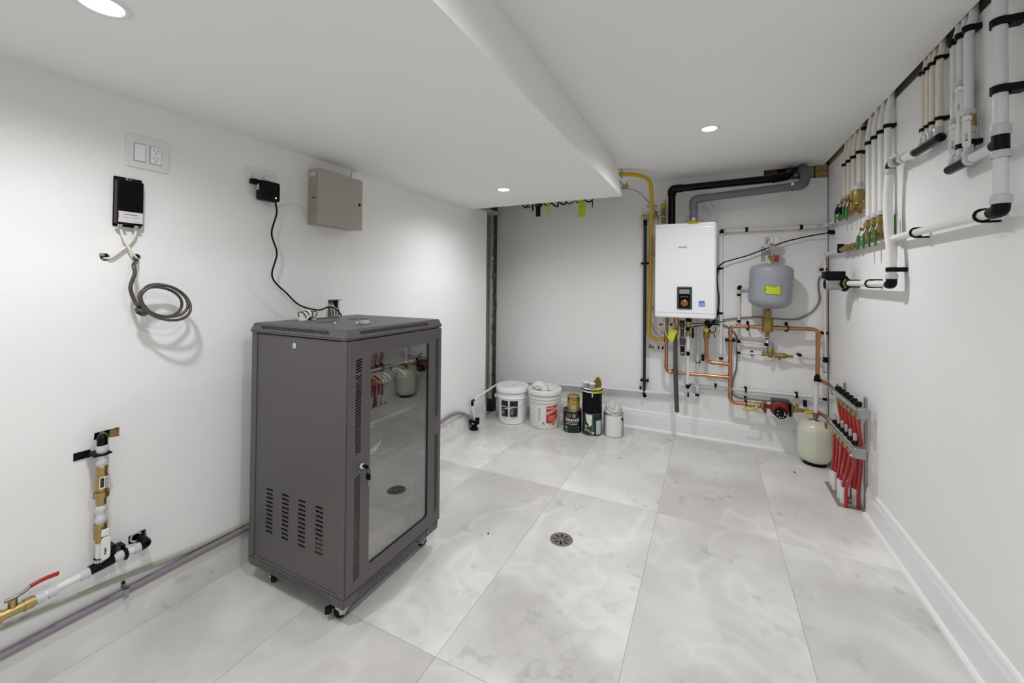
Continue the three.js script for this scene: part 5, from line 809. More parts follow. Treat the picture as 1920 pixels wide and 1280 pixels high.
  part(p, 'clamp', [box(0.308, 0.327, 0.742, 0.778, ZB, ZB + 0.024, 0.003)], M.black);
  const o = thing('fill_outlet', 'thin white pipe leaving the backflow preventer behind the copper', 'water pipe', [0.65, 0.75, zq]);
  part(o, 'tube', rod([0.585, 0.762, zq], [0.80, 0.755, zq - 0.02], 0.0085), M.pexClear); part(o, 'collar', [rod([0.59, 0.762, zq], [0.625, 0.7615, zq], 0.0105)], M.whitePlastic); part(o, 'collar', rod([0.655, 0.760, zq], [0.69, 0.759, zq], 0.012), M.collar); part(o, 'clamp', box(0.620, 0.645, 0.768, 0.786, ZB, zq + 0.01, 0.003), M.black);
}
{
  // fittings below the boiler
  const z = -3.70;
  const g = thing('supply_valve', 'brass supply valve under the boiler with small red knobs', 'valve', [-0.329, 0.84, z]);
  part(g, 'body', [rod([-0.329, 0.862, z], [-0.329, 1.045, z], 0.016), hex([-0.329, 0.985, z], [-0.329, 1.02, z], 0.024), rod([-0.329, 0.855, -3.75], [-0.329, 0.90, z], 0.016), hex([-0.331, 0.848, -3.75], [-0.331, 0.870, -3.75], 0.021)], M.brassDull);
  part(g, 'red_knob', [turned([[0, 0], [0.012, 0.001], [0.013, 0.012], [0.009, 0.016], [0, 0.016]], [-0.372, 0.972, z + 0.01], [0, 0, 1], 10)], M.redHandle); part(g, 'red_knob', turned([[0, 0], [0.012, 0.001], [0.013, 0.014], [0, 0.016]], [-0.287, 0.975, z + 0.02], [0, 0, 1], 10), std(0x5a0f12, 0.4));
  part(g, 'drain_tap', [hex([-0.345, 0.972, z + 0.01], [-0.385, 0.972, z + 0.01], 0.006), ring([-0.360, 0.902, z + 0.01], [0, 0, 1], 0.011, 0.003, 16, 6), sweep(curve([[-0.378, 0.94, z + 0.01], [-0.378, 0.925, z + 0.014], [-0.37, 0.912, z + 0.012]], 8), 0.0025, 6)], M.brass);
  const a = thing('gas_valve', 'brass gas valve under the boiler carrying a yellow tag', 'valve', [-0.25, 0.85, z]);
  part(a, 'body', [rod([-0.247, 0.90, z], [-0.247, 1.045, z], 0.014), hex([-0.247, 0.985, z], [-0.247, 1.03, z], 0.022), ring([-0.258, 0.928, z + 0.02], [0, 0, 1], 0.017, 0.006, 20, 8), rod([-0.275, 0.915, z + 0.01], [-0.225, 0.915, z + 0.01], 0.012), ring([-0.245, 0.94, z + 0.025], [0.4, 0, 1], 0.022, 0.003, 20, 6)], M.brass);
  part(a, 'tag', panel([[-0.312, 0.86], [-0.272, 0.826], [-0.236, 0.93], [-0.292, 0.945], [-0.305, 0.90]], [], 0.001, [0, 0, z + 0.045], [1, 0, 0], [0, 1, 0]), M.yellowTag, 'yellow paper tag');
  part(a, 'lever', box(-0.238, -0.228, 0.855, 0.895, z + 0.02, z + 0.026, 0.002), M.yellow);
  const d = thing('condensate_trap', 'grey condensate trap of stacked plastic pieces under the boiler', 'trap', [-0.2, 0.71, z]);
  part(d, 'cap', cbox(-0.202, 1.005, z, 0.04, 0.014, 0.04, 0.003), M.black);
  part(d, 'upper_body', turned([[0, 0.045], [0.023, 0.045], [0.023, 0.012], [0.016, 0], [0, 0]], [-0.202, 0.953, z], [0, 1, 0], 20), std(0x43444a, 0.5)); part(d, 'ring', ring([-0.202, 0.948, z], [0, 1, 0], 0.015, 0.003, 20, 6), M.steel);
  part(d, 'neck', rod([-0.202, 0.875, z], [-0.201, 0.955, z], 0.0135), std(0x43444a, 0.4)); part(d, 'lower_body', [rod([-0.2, 0.806, z], [-0.2, 0.872, z], 0.021), cbox(-0.18, 0.835, z, 0.015, 0.03, 0.02, 0.004)], std(0x3b3a3c, 0.55)); part(d, 'ring', ring([-0.2, 0.872, z], [0, 1, 0], 0.020, 0.003, 20, 6), M.steel); part(d, 'ring', ring([-0.199, 0.803, z], [0, 1, 0], 0.019, 0.003, 20, 6), M.steel);
  part(d, 'tail', rod([-0.198, 0.745, z], [-0.199, 0.803, z], 0.0165), M.blackSoft); part(d, 'outlet', turned([[0, 0], [0.014, 0], [0.0195, 0.01], [0.0195, 0.026], [0, 0.028]], [-0.198, 0.716, z], [0, 1, 0], 20), std(0x55565a, 0.5)); part(d, 'ring', ring([-0.198, 0.745, z], [0, 1, 0], 0.018, 0.003, 20, 6), M.steel);
  const h = thing('relief_hose', 'thick dark grey discharge pipe hanging straight below the boiler', 'discharge pipe', [-0.245, 0.238, z]);
  part(h, 'tube', sweep(curve([[-0.247, 0.90, z], [-0.253, 0.86, z + 0.005], [-0.254, 0.75, z + 0.005], [-0.251, 0.55, z + 0.005], [-0.244, 0.35, z + 0.005], [-0.239, 0.24, z + 0.005]], 40), (s) => (s < 0.05 ? 0.010 + s * 0.16 : 0.0178), 14), M.condensate);
  const c = thing('cold_valve', 'brass valve with black cap feeding the white pipe under the boiler', 'valve', [-0.154, 0.87, z]);
  part(c, 'body', [rod([-0.154, 0.90, z], [-0.154, 1.045, z], 0.013), hex([-0.153, 0.96, z], [-0.153, 0.995, z], 0.022), rod([-0.126, 0.985, z], [-0.126, 1.045, z], 0.009), hex([-0.154, 0.885, z], [-0.154, 0.915, z], 0.021)], M.brass); part(c, 'cap', turned([[0, 0], [0.02, 0], [0.022, 0.008], [0.02, 0.03], [0, 0.03]], [-0.154, 1.005, z + 0.004], [0, 1, 0], 16), M.black); part(c, 'knob', turned([[0, 0], [0.014, 0], [0.018, 0.006], [0.016, 0.02], [0, 0.022]], [-0.158, 0.945, z + 0.015], [0, 0, 1], 14), M.black);
  part(c, 'lever', [box(-0.128, -0.110, 0.87, 0.955, z + 0.014, z + 0.024, 0.004), box(-0.14, -0.09, 0.898, 0.902, z + 0.016, z + 0.02)], M.black);
  const w = thing('drop_pipe', 'white drop pipe with black coupling below the boiler, crossing the copper', 'water pipe', [-0.156, 0.45, z]);
  part(w, 'upper_tube', rod([-0.155, 0.775, z], [-0.154, 0.885, z], 0.0125), M.pexClear); part(w, 'collar', rod([-0.154, 0.862, z], [-0.154, 0.882, z], 0.0165), M.collar); part(w, 'collar', rod([-0.155, 0.757, z], [-0.155, 0.780, z], 0.0165), M.collar); part(w, 'coupling', cbox(-0.155, 0.7375, z, 0.026, 0.036, 0.026, 0.005), M.blackGloss); part(w, 'collar', rod([-0.156, 0.685, z], [-0.156, 0.71, z], 0.0155), M.collar);
  part(w, 'tube', rod([-0.158, 0.48, z], [-0.155, 0.72, z], 0.0125), M.pexClear); part(w, 'elbow', pipe([[-0.158, 0.478, z], [-0.158, 0.455, z], [-0.157, 0.452, z - 0.04], [-0.15, 0.452, z - 0.11]], 0.0155, 0.014), M.blackGloss);
  const u = thing('return_valve', 'brass return valve with yellow cap under the boiler right corner', 'valve', [-0.016, 0.87, z]);
  part(u, 'body', [rod([-0.016, 0.90, z], [-0.013, 1.045, z], 0.017), turned([[0.014, 0], [0.024, 0.004], [0.026, 0.02], [0.023, 0.03], [0.025, 0.045], [0.024, 0.07], [0.016, 0.075]], [-0.017, 0.872, -3.735], [0, 1, 0.2], 20), rod([-0.018, 0.868, -3.75], [-0.018, 0.89, -3.74], 0.018), hex([0.005, 0.925, z + 0.01], [0.04, 0.925, z + 0.02], 0.008)], M.brassDull); part(u, 'cap', turned([[0, 0], [0.019, 0], [0.019, 0.010], [0.016, 0.013], [0, 0.013]], [-0.016, 0.945, z + 0.02], [0, 0, 1], 18), M.yellowTag, 'pale yellow cap'); part(u, 'black_knob', turned([[0, 0], [0.022, 0], [0.024, 0.01], [0.02, 0.022], [0, 0.024]], [-0.010, 1.0, z + 0.016], [0, 0, 1], 16), M.black);
  part(u, 'wing', [sweep(curve([[0.03, 0.93, z + 0.02], [0.045, 0.935, z + 0.02], [0.05, 0.955, z + 0.02], [0.042, 0.97, z + 0.02]], 10), 0.003, 6), sweep(curve([[0.035, 0.92, z + 0.02], [0.045, 0.90, z + 0.02], [0.043, 0.885, z + 0.02]], 8), 0.003, 6)], M.black);
  const names = ['black control lead running from the boiler base to the wall pipe, upper', 'black control lead running from the boiler base to the wall pipe, lower', 'short thick black lead draped off the boiler corner'];
  [[[-0.13, 0.985, z], [-0.09, 0.992, z], [-0.03, 0.996, z - 0.02], [0.04, 1.0, z - 0.05], [0.12, 1.01, -3.825]], [[-0.15, 0.95, z + 0.02], [-0.10, 0.968, z], [0.0, 0.985, z - 0.02], [0.05, 0.985, z - 0.06], [0.10, 0.975, -3.825]], [[0.045, 1.03, z + 0.03], [0.02, 0.99, z + 0.03], [-0.005, 0.955, z + 0.02], [0.01, 0.935, z + 0.02]]].forEach((p, i) => single('control_lead', names[i], 'cable', cable(p, i === 2 ? 0.009 : 0.004, 20, 7), M.black, 'leads under the boiler'));
  single('sensor_lead', 'white sensor wire looping from the boiler base to the yellow tag', 'wire', cable([[-0.34, 1.045, z + 0.03], [-0.338, 0.98, z + 0.035], [-0.332, 0.92, z + 0.035], [-0.312, 0.87, z + 0.035], [-0.275, 0.838, z + 0.03]], 0.0042, 24, 7), M.cableWhite);
  single('gas_sense_wire', 'thin dark wire from the gas pipe bend to the copper joint', 'wire', cable([[-0.462, 0.97, -3.80], [-0.44, 0.91, -3.79], [-0.40, 0.87, -3.775], [-0.35, 0.85, -3.75]], 0.002, 16, 6), M.black);
  const s2 = thing('hose_bib', 'small brass drain fitting with white stub left of the copper drop', 'pipe fitting', [-0.46, 0.745, -3.82]);
  part(s2, 'body', [turned([[0, 0], [0.016, 0.002], [0.018, 0.012], [0.010, 0.022], [0.008, 0.034], [0, 0.034]], [-0.471, 0.742, -3.815], [0, 1, 0], 14), hex([-0.455, 0.752, -3.815], [-0.438, 0.752, -3.815], 0.012)], M.brassDull); part(s2, 'tube', rod([-0.44, 0.752, -3.815], [-0.40, 0.752, -3.815], 0.008), M.pexClear); part(s2, 'collar', rod([-0.408, 0.752, -3.815], [-0.397, 0.752, -3.815], 0.0135), M.black); part(s2, 'collar', rod([-0.372, 0.752, -3.815], [-0.361, 0.752, -3.815], 0.0135), M.black); part(s2, 'wire', cable([[-0.470, 0.775, -3.815], [-0.468, 0.82, -3.815], [-0.466, 0.9, -3.81]], 0.0015, 8, 5), M.zinc);
}
{
  // white plumbing across the back wall
  const z = -3.812, t = thing('domestic_pipe', 'white pipe running along the wall from boiler side toward the right corner', 'water pipe', [0.093, 0.69, z]);
  part(t, 'upright', rod([0.093, 0.725, z], [0.092, 1.745, z], 0.0118), M.pex); part(t, 'level_run', rod([0.115, 1.766, z], [0.785, 1.770, z], 0.0118), M.pexWarm);
  part(t, 'corner_elbow', pipe([[0.092, 1.748, z], [0.092, 1.768, z], [0.112, 1.767, z]], 0.0145, 0.01), M.black); part(t, 'collar', rod([0.092, 1.722, z], [0.092, 1.745, z], 0.0155), M.collar); part(t, 'collar', rod([0.112, 1.767, z], [0.135, 1.767, z], 0.0155), M.collar);
  part(t, 'collar', rod([0.093, 0.712, z], [0.093, 0.74, z], 0.0155), M.collar); part(t, 'foot_elbow', cbox(0.093, 0.702, z, 0.032, 0.018, 0.03, 0.005), M.black); part(t, 'collar', rod([0.745, 1.769, z], [0.768, 1.770, z], 0.0155), M.collar);
  for (const x of [0.277, 0.646]) part(t, 'clamp', [rod([x - 0.010, 1.767, z], [x + 0.010, 1.767, z], 0.0155), box(x - 0.009, x + 0.009, 1.755, 1.79, ZB, z, 0.002)], M.black);
  for (const y of [1.452, 1.078]) part(t, 'clamp', [rod([0.093, y - 0.009, z], [0.093, y + 0.009, z], 0.0145), box(0.062, 0.105, y - 0.009, y + 0.009, ZB, z + 0.005, 0.002)], M.black);
  const h = thing('boiler_drop', 'white translucent pipe dropping behind the copper to a black elbow', 'water pipe', [-0.085, 0.36, z]);
  part(h, 'tube', rod([-0.085, 0.40, z], [-0.083, 1.05, z], 0.0118), M.pexClear); part(h, 'clamp', [box(-0.10, -0.064, 0.645, 0.662, ZB, z, 0.003), ring([-0.084, 0.65, z], [0, 1, 0], 0.014, 0.003, 16, 6)], M.black); part(h, 'collar', rod([-0.084, 0.388, z], [-0.084, 0.41, z], 0.0155), M.collar); part(h, 'elbow', cbox(-0.087, 0.376, z, 0.034, 0.022, 0.032, 0.006), M.blackGloss);
  part(h, 'side_run', rod([-0.10, 0.372, z], [-0.17, 0.366, z], 0.0115), M.pexClear); part(h, 'clamp', cbox(-0.158, 0.366, z, 0.012, 0.036, 0.034, 0.004), M.black);
  const l = thing('level_pipe', 'white pipe running low along the back wall above the baseboard', 'water pipe', [-0.9, 0.30, z]);
  part(l, 'tube', rod([-1.95, 0.29, z], [-0.20, 0.362, z], 0.0145), M.pexClear); part(l, 'clamp', [box(-0.565, -0.553, 0.352, 0.388, ZB, ZB + 0.02, 0.003)], M.black);
  const m = thing('upper_level_pipe', 'white pipe running level toward the copper riser above the low pipe', 'water pipe', [0.0, 0.44, z]);
  part(m, 'tube', rod([-0.15, 0.452, z], [0.80, 0.462, z], 0.0118), M.pexClear); part(m, 'collar', rod([-0.135, 0.452, z], [-0.11, 0.452, z], 0.015), M.collar);
  for (const x of [0.053, 0.273, 0.617]) part(m, 'clamp', [rod([x - 0.007, 0.46, z], [x + 0.007, 0.46, z], 0.0148), box(x - 0.009, x + 0.009, 0.438, 0.482, ZB, z - 0.004, 0.003)], M.black);
  part(m, 'end_elbow', cbox(0.792, 0.455, z, 0.03, 0.022, 0.03, 0.005), M.black); part(m, 'collar', rod([0.742, 0.461, z], [0.766, 0.462, z], 0.015), M.collar);
  const c = thing('corner_pipe', 'white upright pipe in the right room corner beside the black gap', 'water pipe', [0.793, 0.6, z]);
  part(c, 'tube', rod([0.795, 0.66, z], [0.792, 1.53, z], 0.0118), M.pexWarm); part(c, 'clamp', [box(0.772, 0.812, 0.945, 0.965, ZB, z + 0.01, 0.003)], M.black); part(c, 'clamp', cbox(0.797, 0.753, z, 0.032, 0.04, 0.03, 0.004), M.black); part(c, 'collar', rod([0.797, 0.775, z], [0.797, 0.80, z], 0.0155), M.collar); part(c, 'clamp', box(0.765, 0.808, 1.43, 1.448, ZB, z + 0.01, 0.003), M.black); part(c, 'collar', rod([0.795, 0.66, z], [0.795, 0.69, z], 0.0145), M.collar); part(c, 'elbow', pipe([[0.795, 0.655, z], [0.795, 0.625, z], [0.765, 0.62, z + 0.03], [0.735, 0.615, -3.74]], 0.0145, 0.012), M.pex); part(c, 'top_elbow', pipe([[0.792, 1.525, z], [0.793, 1.548, z], [0.797, 1.552, z + 0.04]], 0.0135, 0.012), M.pex);
  const f = thing('tank_feed', 'white upright pipe feeding the cream floor tank', 'water pipe', [0.72, 0.36, -3.70]);
  part(f, 'tube', rod([0.716, 0.372, -3.70], [0.720, 0.60, -3.70], 0.0145), M.pexClear); part(f, 'collar', rod([0.720, 0.582, -3.70], [0.720, 0.604, -3.70], 0.0185), M.collar); part(f, 'elbow', pipe([[0.720, 0.604, -3.70], [0.722, 0.632, -3.702], [0.735, 0.636, -3.735]], 0.017, 0.012), M.black);
  const s1 = thing('copper_stub', 'upper copper stub bending from the loop to the heating manifold', 'copper pipe', [0.77, 0.59, -3.6]);
  part(s1, 'tube', pipe([[0.738, 0.615, -3.74], [0.745, 0.612, -3.70], [0.775, 0.605, -3.60], [0.775, 0.600, -3.50]], 0.0143, 0.03), M.copper); part(s1, 'union', [rod([0.775, 0.6, -3.51], [0.774, 0.598, -3.42], 0.017), hex([0.775, 0.60, -3.47], [0.775, 0.60, -3.45], 0.022)], M.zinc); part(s1, 'lever', box(0.755, 0.762, 0.565, 0.60, -3.49, -3.44, 0.003), M.zinc);
  const s3 = thing('copper_stub', 'lower copper stub bending past the cream tank to the manifold', 'copper pipe', [0.76, 0.36, -3.6]);
  part(s3, 'tube', pipe([[0.70, 0.366, -3.73], [0.735, 0.372, -3.715], [0.755, 0.375, -3.62], [0.752, 0.385, -3.47]], 0.0143, 0.03), M.copper); part(s3, 'union', [rod([0.752, 0.385, -3.48], [0.752, 0.385, -3.37], 0.018), hex([0.752, 0.385, -3.45], [0.752, 0.385, -3.425], 0.023)], M.zinc); part(s3, 'lever', box(0.720, 0.728, 0.335, 0.375, -3.47, -3.435, 0.003), M.redHandle, 'red lever');
}
{
  // cords and cables on the back wall
  const c = thing('boiler_lead', 'black power cord rising across the wall to a plug on the right wall', 'power cord', [0.1, 1.05, -3.83]);
  part(c, 'cord', cable([[0.05, 1.04, -3.72], [0.063, 1.059, -3.79], [0.076, 1.205, -3.80], [0.064, 1.31, -3.80], [0.061, 1.415, -3.80], [0.072, 1.464, -3.80], [0.104, 1.498, -3.79], [0.166, 1.521, -3.80], [0.286, 1.557, -3.80], [0.390, 1.601, -3.80], [0.458, 1.626, -3.80], [0.541, 1.659, -3.80], [0.676, 1.693, -3.80], [0.775, 1.708, -3.77], [0.796, 1.706, -3.70]], 0.0050, 90, 8), M.black);
  part(c, 'plug', [turned([[0.005, 0], [0.008, 0.02], [0.013, 0.04], [0.016, 0.065], [0, 0.066]], [0.790, 1.708, -3.72], [0.06, -0.02, 1], 12), box(0.786, 0.8185, 1.688, 1.718, -3.675, -3.640, 0.005)], M.black);
  part(c, 'outlet', box(0.8185, 0.826, 1.655, 1.755, -3.70, -3.62, 0.003), M.whitePlastic);
  const z = -3.838;
  const g = thing('pump_cable', 'grey cable drooping from the silver pump across the back wall', 'cable', [0.5, 1.0, z]);
  part(g, 'tube', cable([[0.80, 1.405, -3.76], [0.790, 1.400, -3.80], [0.765, 1.372, z], [0.760, 1.285, z], [0.768, 1.221, z], [0.746, 1.150, z], [0.693, 1.090, z], [0.629, 1.051, z], [0.568, 1.045, z], [0.463, 1.050, z], [0.348, 1.055, z], [0.229, 1.043, z], [0.147, 1.029, z], [0.0, 1.0, z]], 0.0055, 80, 8), std(0x77767a, 0.4));
  for (const [x, y] of [[0.57, 1.045], [0.147, 1.029]]) part(g, 'clip', cbox(x, y, z + 0.004, 0.008, 0.018, 0.012, 0.002), M.zinc); part(g, 'clip', cbox(0.762, 1.235, z + 0.004, 0.018, 0.008, 0.012, 0.002), M.zinc);
  const h = thing('pump_cable', 'grey cable looping behind the copper riser down to the red pump', 'cable', [0.2, 0.4, z]);
  part(h, 'tube', cable([[0.04, 0.985, z], [0.086, 0.981, z], [0.12, 0.975, z], [0.174, 0.940, z], [0.208, 0.885, z], [0.211, 0.772, z], [0.206, 0.620, z], [0.180, 0.504, z], [0.183, 0.406, z], [0.222, 0.385, z], [0.313, 0.392, -3.80], [0.40, 0.40, -3.77], [0.445, 0.412, -3.75]], 0.0055, 70, 8), std(0x6d6c70, 0.4));
  part(h, 'clip', cbox(0.118, 0.975, z + 0.004, 0.008, 0.016, 0.012, 0.002), M.zinc); part(h, 'clip', cbox(0.209, 0.62, z + 0.004, 0.016, 0.008, 0.012, 0.002), M.zinc);
  // cream tank on the floor
  const t = thing('floor_tank', 'cream pressure tank standing on the floor in the corner', 'pressure tank', [0.70, 0, -3.685]);
  const X = 0.706, Z = -3.685;
  part(t, 'vessel', turned([[0, 0.012], [0.05, 0.014], [0.085, 0.03], [0.102, 0.06], [0.107, 0.10], [0.1075, 0.165], [0.1085, 0.168], [0.1075, 0.171], [0.1075, 0.235], [0.104, 0.265], [0.092, 0.292], [0.07, 0.310], [0.04, 0.319], [0, 0.321]], [X, 0, Z], [0, 1, 0], 48), M.tankCream);
  part(t, 'foot_ring', turned([[0.05, 0], [0.072, 0], [0.07, 0.02], [0.05, 0.02]], [X, 0, Z], [0, 1, 0], 32), M.rubber);
  part(t, 'neck_plate', turned([[0, 0.003], [0.03, 0.004], [0.038, 0], [0.036, -0.004]], [X, 0.322, Z], [0, 1, 0], 28), M.steel); part(t, 'neck', [rod([X + 0.004, 0.32, Z], [X + 0.008, 0.345, Z], 0.012), hex([X + 0.008, 0.343, Z], [X + 0.009, 0.372, Z], 0.0185)], M.copperDull);
}

// ------------------------------------------------------------------ pipework on the right wall
{
  const W = XR - 0.0005, ord = ['first', 'second', 'third', 'fourth'];
  // black strap that holds an upright pipe off the right wall
  const holdV = (p, x, y, z, r, h = 0.018) => part(p, 'clamp', [rod([x, y - h / 2, z], [x, y + h / 2, z], r + 0.004, r + 0.004, 18), box(x, W, y - h / 2, y + h / 2, z - r - 0.003, z + r + 0.003, 0.002)], M.black);
  // open black hook under a level pipe
  const hook = (p, x, y, z, r) => part(p, 'hook', [ring([x, y, z], [0, 0, 1], r + 0.003, 0.004, 20, 6), box(x, W, y + r, y + r + 0.007, z - 0.007, z + 0.007, 0.002), box(x, W, y - r - 0.007, y - r, z - 0.007, z + 0.007, 0.002)], M.black);
  const collarV = (p, x, y0, y1, z, r) => part(p, 'collar', turned([[r * 0.85, 0], [r, 0.002], [r, y1 - y0 - 0.002], [r * 0.85, y1 - y0]], [x, y0, z], [0, 1, 0], 20), M.collar);
  const up = (x, y0, z, r) => pipe([[x, y0, z], [x, 2.16, z], [0.811, 2.24, z], [0.811, 2.40, z]], r, 0.05);
  // four lines to the upper brass manifold
  const z1 = [-3.31, -3.225, -3.137, -3.033], z2 = [-2.876, -2.786, -2.698, -2.611];
  z1.forEach((z, i) => {
    const t = thing('supply_line', ord[i] + ' white line from the corner, dropping to the upper brass manifold', 'water pipe', [0.797, 1.88, z], 'lines to the upper brass manifold');
    part(t, 'tube', up(0.797, i === 3 ? 1.90 : 1.875, z, 0.0145), M.pexWarm); holdV(t, 0.797, 2.10, z, 0.0145);
    if (i === 3) holdV(t, 0.803, 2.222, z + 0.06, 0.012, 0.014); collarV(t, 0.797, i === 3 ? 1.90 : 1.878, i === 3 ? 1.925 : 1.9, z, 0.018);
  });
  z2.forEach((z, i) => {
    const t = thing('supply_line', ord[i] + ' white line from the corner, dropping to the lower brass manifold', 'water pipe', [0.797, 1.68, z], 'lines to the lower brass manifold');
    part(t, 'tube', up(0.797, 1.675, z, 0.0145), M.pex); holdV(t, 0.797, 2.104, z, 0.0145); collarV(t, 0.797, 1.676, 1.700, z, 0.0185);
  });
  // green-levered valve standing on a manifold
  const valve = (t, x, y, z, top, lx) => {
    const b = part(t, 'valve', [rod([x, y, z], [x, top, z], 0.0115), hex([x, top - 0.032, z], [x, top - 0.010, z], 0.0175), hex([x, y + 0.012, z], [x, y + 0.028, z], 0.017), rod([x, top - 0.045, z], [lx + 0.014, top - 0.045, z], 0.008), hex([lx + 0.020, top - 0.045, z], [lx + 0.008, top - 0.045, z], 0.009)], M.brassDull);
    part(b, 'lever_arm', sweep([[lx + 0.014, top - 0.045, z], [lx + 0.010, top - 0.052, z], [lx, top - 0.085, z]], 0.0045, 8, 1.2), M.zinc);
    part(b, 'lever', sweep([[lx + 0.001, top - 0.080, z], [lx, top - 0.092, z], [lx, top - 0.150, z], [lx, top - 0.158, z]], 0.0052, 8, 1.5), M.greenHandle, 'green lever'); return b;
  };
  const m1 = thing('brass_manifold', 'upper brass manifold with green levers on the right wall', 'manifold', [0.785, 1.74, -3.1], 'brass manifolds');
  part(m1, 'bar', [rod([0.785, 1.765, -3.36], [0.785, 1.765, -2.90], 0.0165), hex([0.785, 1.765, -2.92], [0.785, 1.765, -2.888], 0.022), hex([0.785, 1.765, -3.37], [0.785, 1.765, -3.34], 0.021)], M.brassDull);
  z1.slice(0, 3).forEach((z) => valve(m1, 0.788, 1.765, z, 1.885, 0.745)); valve(m1, 0.788, 1.765, -3.08, 1.87, 0.748);
  part(m1, 'mixing_valve', [turned([[0.012, 0], [0.018, 0.004], [0.018, 0.022], [0.028, 0.034], [0.031, 0.06], [0.029, 0.088], [0.018, 0.094], [0, 0.094]], [0.785, 1.785, -3.01], [0, 1, 0], 24), hex([0.785, 1.79, -3.01], [0.785, 1.803, -3.01], 0.022)], M.brassDull);
  part(m1, 'valve_dome', turned([[0.022, 0], [0.022, 0.012], [0.016, 0.03], [0, 0.034]], [0.785, 1.877, -3.01], [0, 1, 0], 20), M.collar, 'pale plastic dome');
  part(m1, 'black_knob', turned([[0, 0], [0.022, 0], [0.024, 0.01], [0.022, 0.035], [0, 0.036]], [0.765, 1.79, -3.235], [-1, 0.2, 0], 14), M.black); part(m1, 'copper_plug', [rod([0.762, 1.765, -2.985], [0.75, 1.755, -2.975], 0.010), rod([0.785, 1.73, -2.985], [0.785, 1.765, -2.985], 0.009)], M.copperDull);
  const m2 = thing('brass_manifold', 'lower brass manifold with green levers and a black end valve', 'manifold', [0.785, 1.53, -2.95], 'brass manifolds');
  part(m2, 'bar', [rod([0.788, 1.552, -3.34], [0.788, 1.560, -2.56], 0.0165), hex([0.788, 1.552, -3.07], [0.788, 1.552, -3.04], 0.022), hex([0.788, 1.552, -3.33], [0.788, 1.552, -3.30], 0.02), turned([[0, 0], [0.024, 0.004], [0.024, 0.03], [0.015, 0.05], [0, 0.05]], [0.788, 1.552, -3.235], [0, 0, 1], 16), hex([0.788, 1.552, -3.15], [0.788, 1.552, -3.12], 0.023), rod([0.788, 1.552, -3.03], [0.788, 1.60, -3.0], 0.012)], M.brass);
  z2.forEach((z) => valve(m2, 0.790, 1.558, z, 1.672, 0.748));
  part(m2, 'drain_plug', rod([0.77, 1.575, -2.655], [0.748, 1.575, -2.65], 0.012), M.copperDull); part(m2, 'drain_plug', hex([0.776, 1.585, -2.72], [0.745, 1.585, -2.72], 0.011), M.copperDull);
  part(m2, 'end_valve', [cbox(0.786, 1.562, -3.365, 0.034, 0.06, 0.022, 0.004), rod([0.786, 1.555, -3.40], [0.786, 1.555, -3.34], 0.013)], M.black, 'black end valve handle');
  part(m2, 'side_lever', box(0.797, 0.801, 1.54, 1.65, -2.568, -2.558, 0.002), M.redHandle, 'red lever'); part(m2, 'side_lever', box(0.798, 0.803, 1.54, 1.655, -2.545, -2.533, 0.002), M.greenHandle, 'green lever');
  const s1 = thing('corner_link', 'short white pipe joining the upper manifold to the back wall pipe', 'water pipe', [0.78, 1.75, -3.6]);
  part(s1, 'tube', pipe([[0.79, 1.765, -3.37], [0.79, 1.768, -3.79], [0.775, 1.768, -3.812]], 0.0125, 0.02), M.pex); part(s1, 'collar', rod([0.79, 1.767, -3.50], [0.79, 1.767, -3.46], 0.0165), M.collar); part(s1, 'elbow', cbox(0.792, 1.768, -3.80, 0.03, 0.03, 0.03, 0.006), M.collar); part(s1, 'hook', [ring([0.79, 1.768, -3.62], [0, 0, 1], 0.016, 0.003, 18, 6), box(0.79, W, 1.780, 1.786, -3.626, -3.614)], M.zinc);
  const s2 = thing('corner_link', 'short white pipe joining the lower manifold to the corner pipe', 'water pipe', [0.79, 1.53, -3.6]);
  part(s2, 'tube', rod([0.79, 1.553, -3.40], [0.797, 1.551, -3.80], 0.0118), M.pex); part(s2, 'collar', rod([0.796, 1.551, -3.77], [0.797, 1.551, -3.80], 0.015), M.collar);
  // large return pipe with elbow, hooks and the silver pump
  const b = thing('return_pipe', 'thick white pipe dropping past the brass manifolds and turning to the pump', 'water pipe', [0.775, 1.30, -2.51]);
  part(b, 'upright', sweep(curve([[0.775, 1.355, -2.498], [0.775, 1.45, -2.500], [0.772, 1.594, -2.524], [0.772, 1.74, -2.532], [0.775, 1.86, -2.512]], 30), 0.0180, 16), M.pex); collarV(b, 0.775, 1.842, 1.868, -2.512, 0.0225); collarV(b, 0.775, 1.343, 1.368, -2.498, 0.0225);
  part(b, 'top_elbow', pipe([[0.775, 1.862, -2.512], [0.776, 1.888, -2.512], [0.778, 1.887, -2.485]], 0.0195, 0.018), M.black); part(b, 'foot_elbow', pipe([[0.775, 1.345, -2.498], [0.775, 1.318, -2.500], [0.775, 1.318, -2.53]], 0.0205, 0.018), M.black);
  part(b, 'level_run', rod([0.775, 1.320, -2.53], [0.775, 1.328, -3.19], 0.0160), M.pex); holdV(b, 0.775, 1.388, -2.496, 0.0185, 0.02);
  hook(b, 0.775, 1.324, -2.784, 0.017); hook(b, 0.775, 1.327, -3.135, 0.017);
  part(b, 'level_branch', rod([0.778, 1.887, -2.487], [0.780, 1.874, -2.275], 0.0165), M.pex); part(b, 'collar', rod([0.778, 1.887, -2.487], [0.778, 1.885, -2.455], 0.021), M.collar); part(b, 'collar', rod([0.779, 1.881, -2.39], [0.779, 1.879, -2.36], 0.021), M.collar);
  const bv = part(b, 'ball_valve', [hex([0.779, 1.884, -2.445], [0.779, 1.882, -2.405], 0.0195)], M.brass); part(bv, 'lever', [box(0.752, 0.765, 1.898, 1.908, -2.455, -2.385, 0.004)], M.whitePlastic, 'white lever');
  const p = thing('silver_pump', 'silver circulator pump with black top box on the right wall', 'pump', [0.71, 1.28, -3.25]);
  const py = 1.327, pz = -3.245;
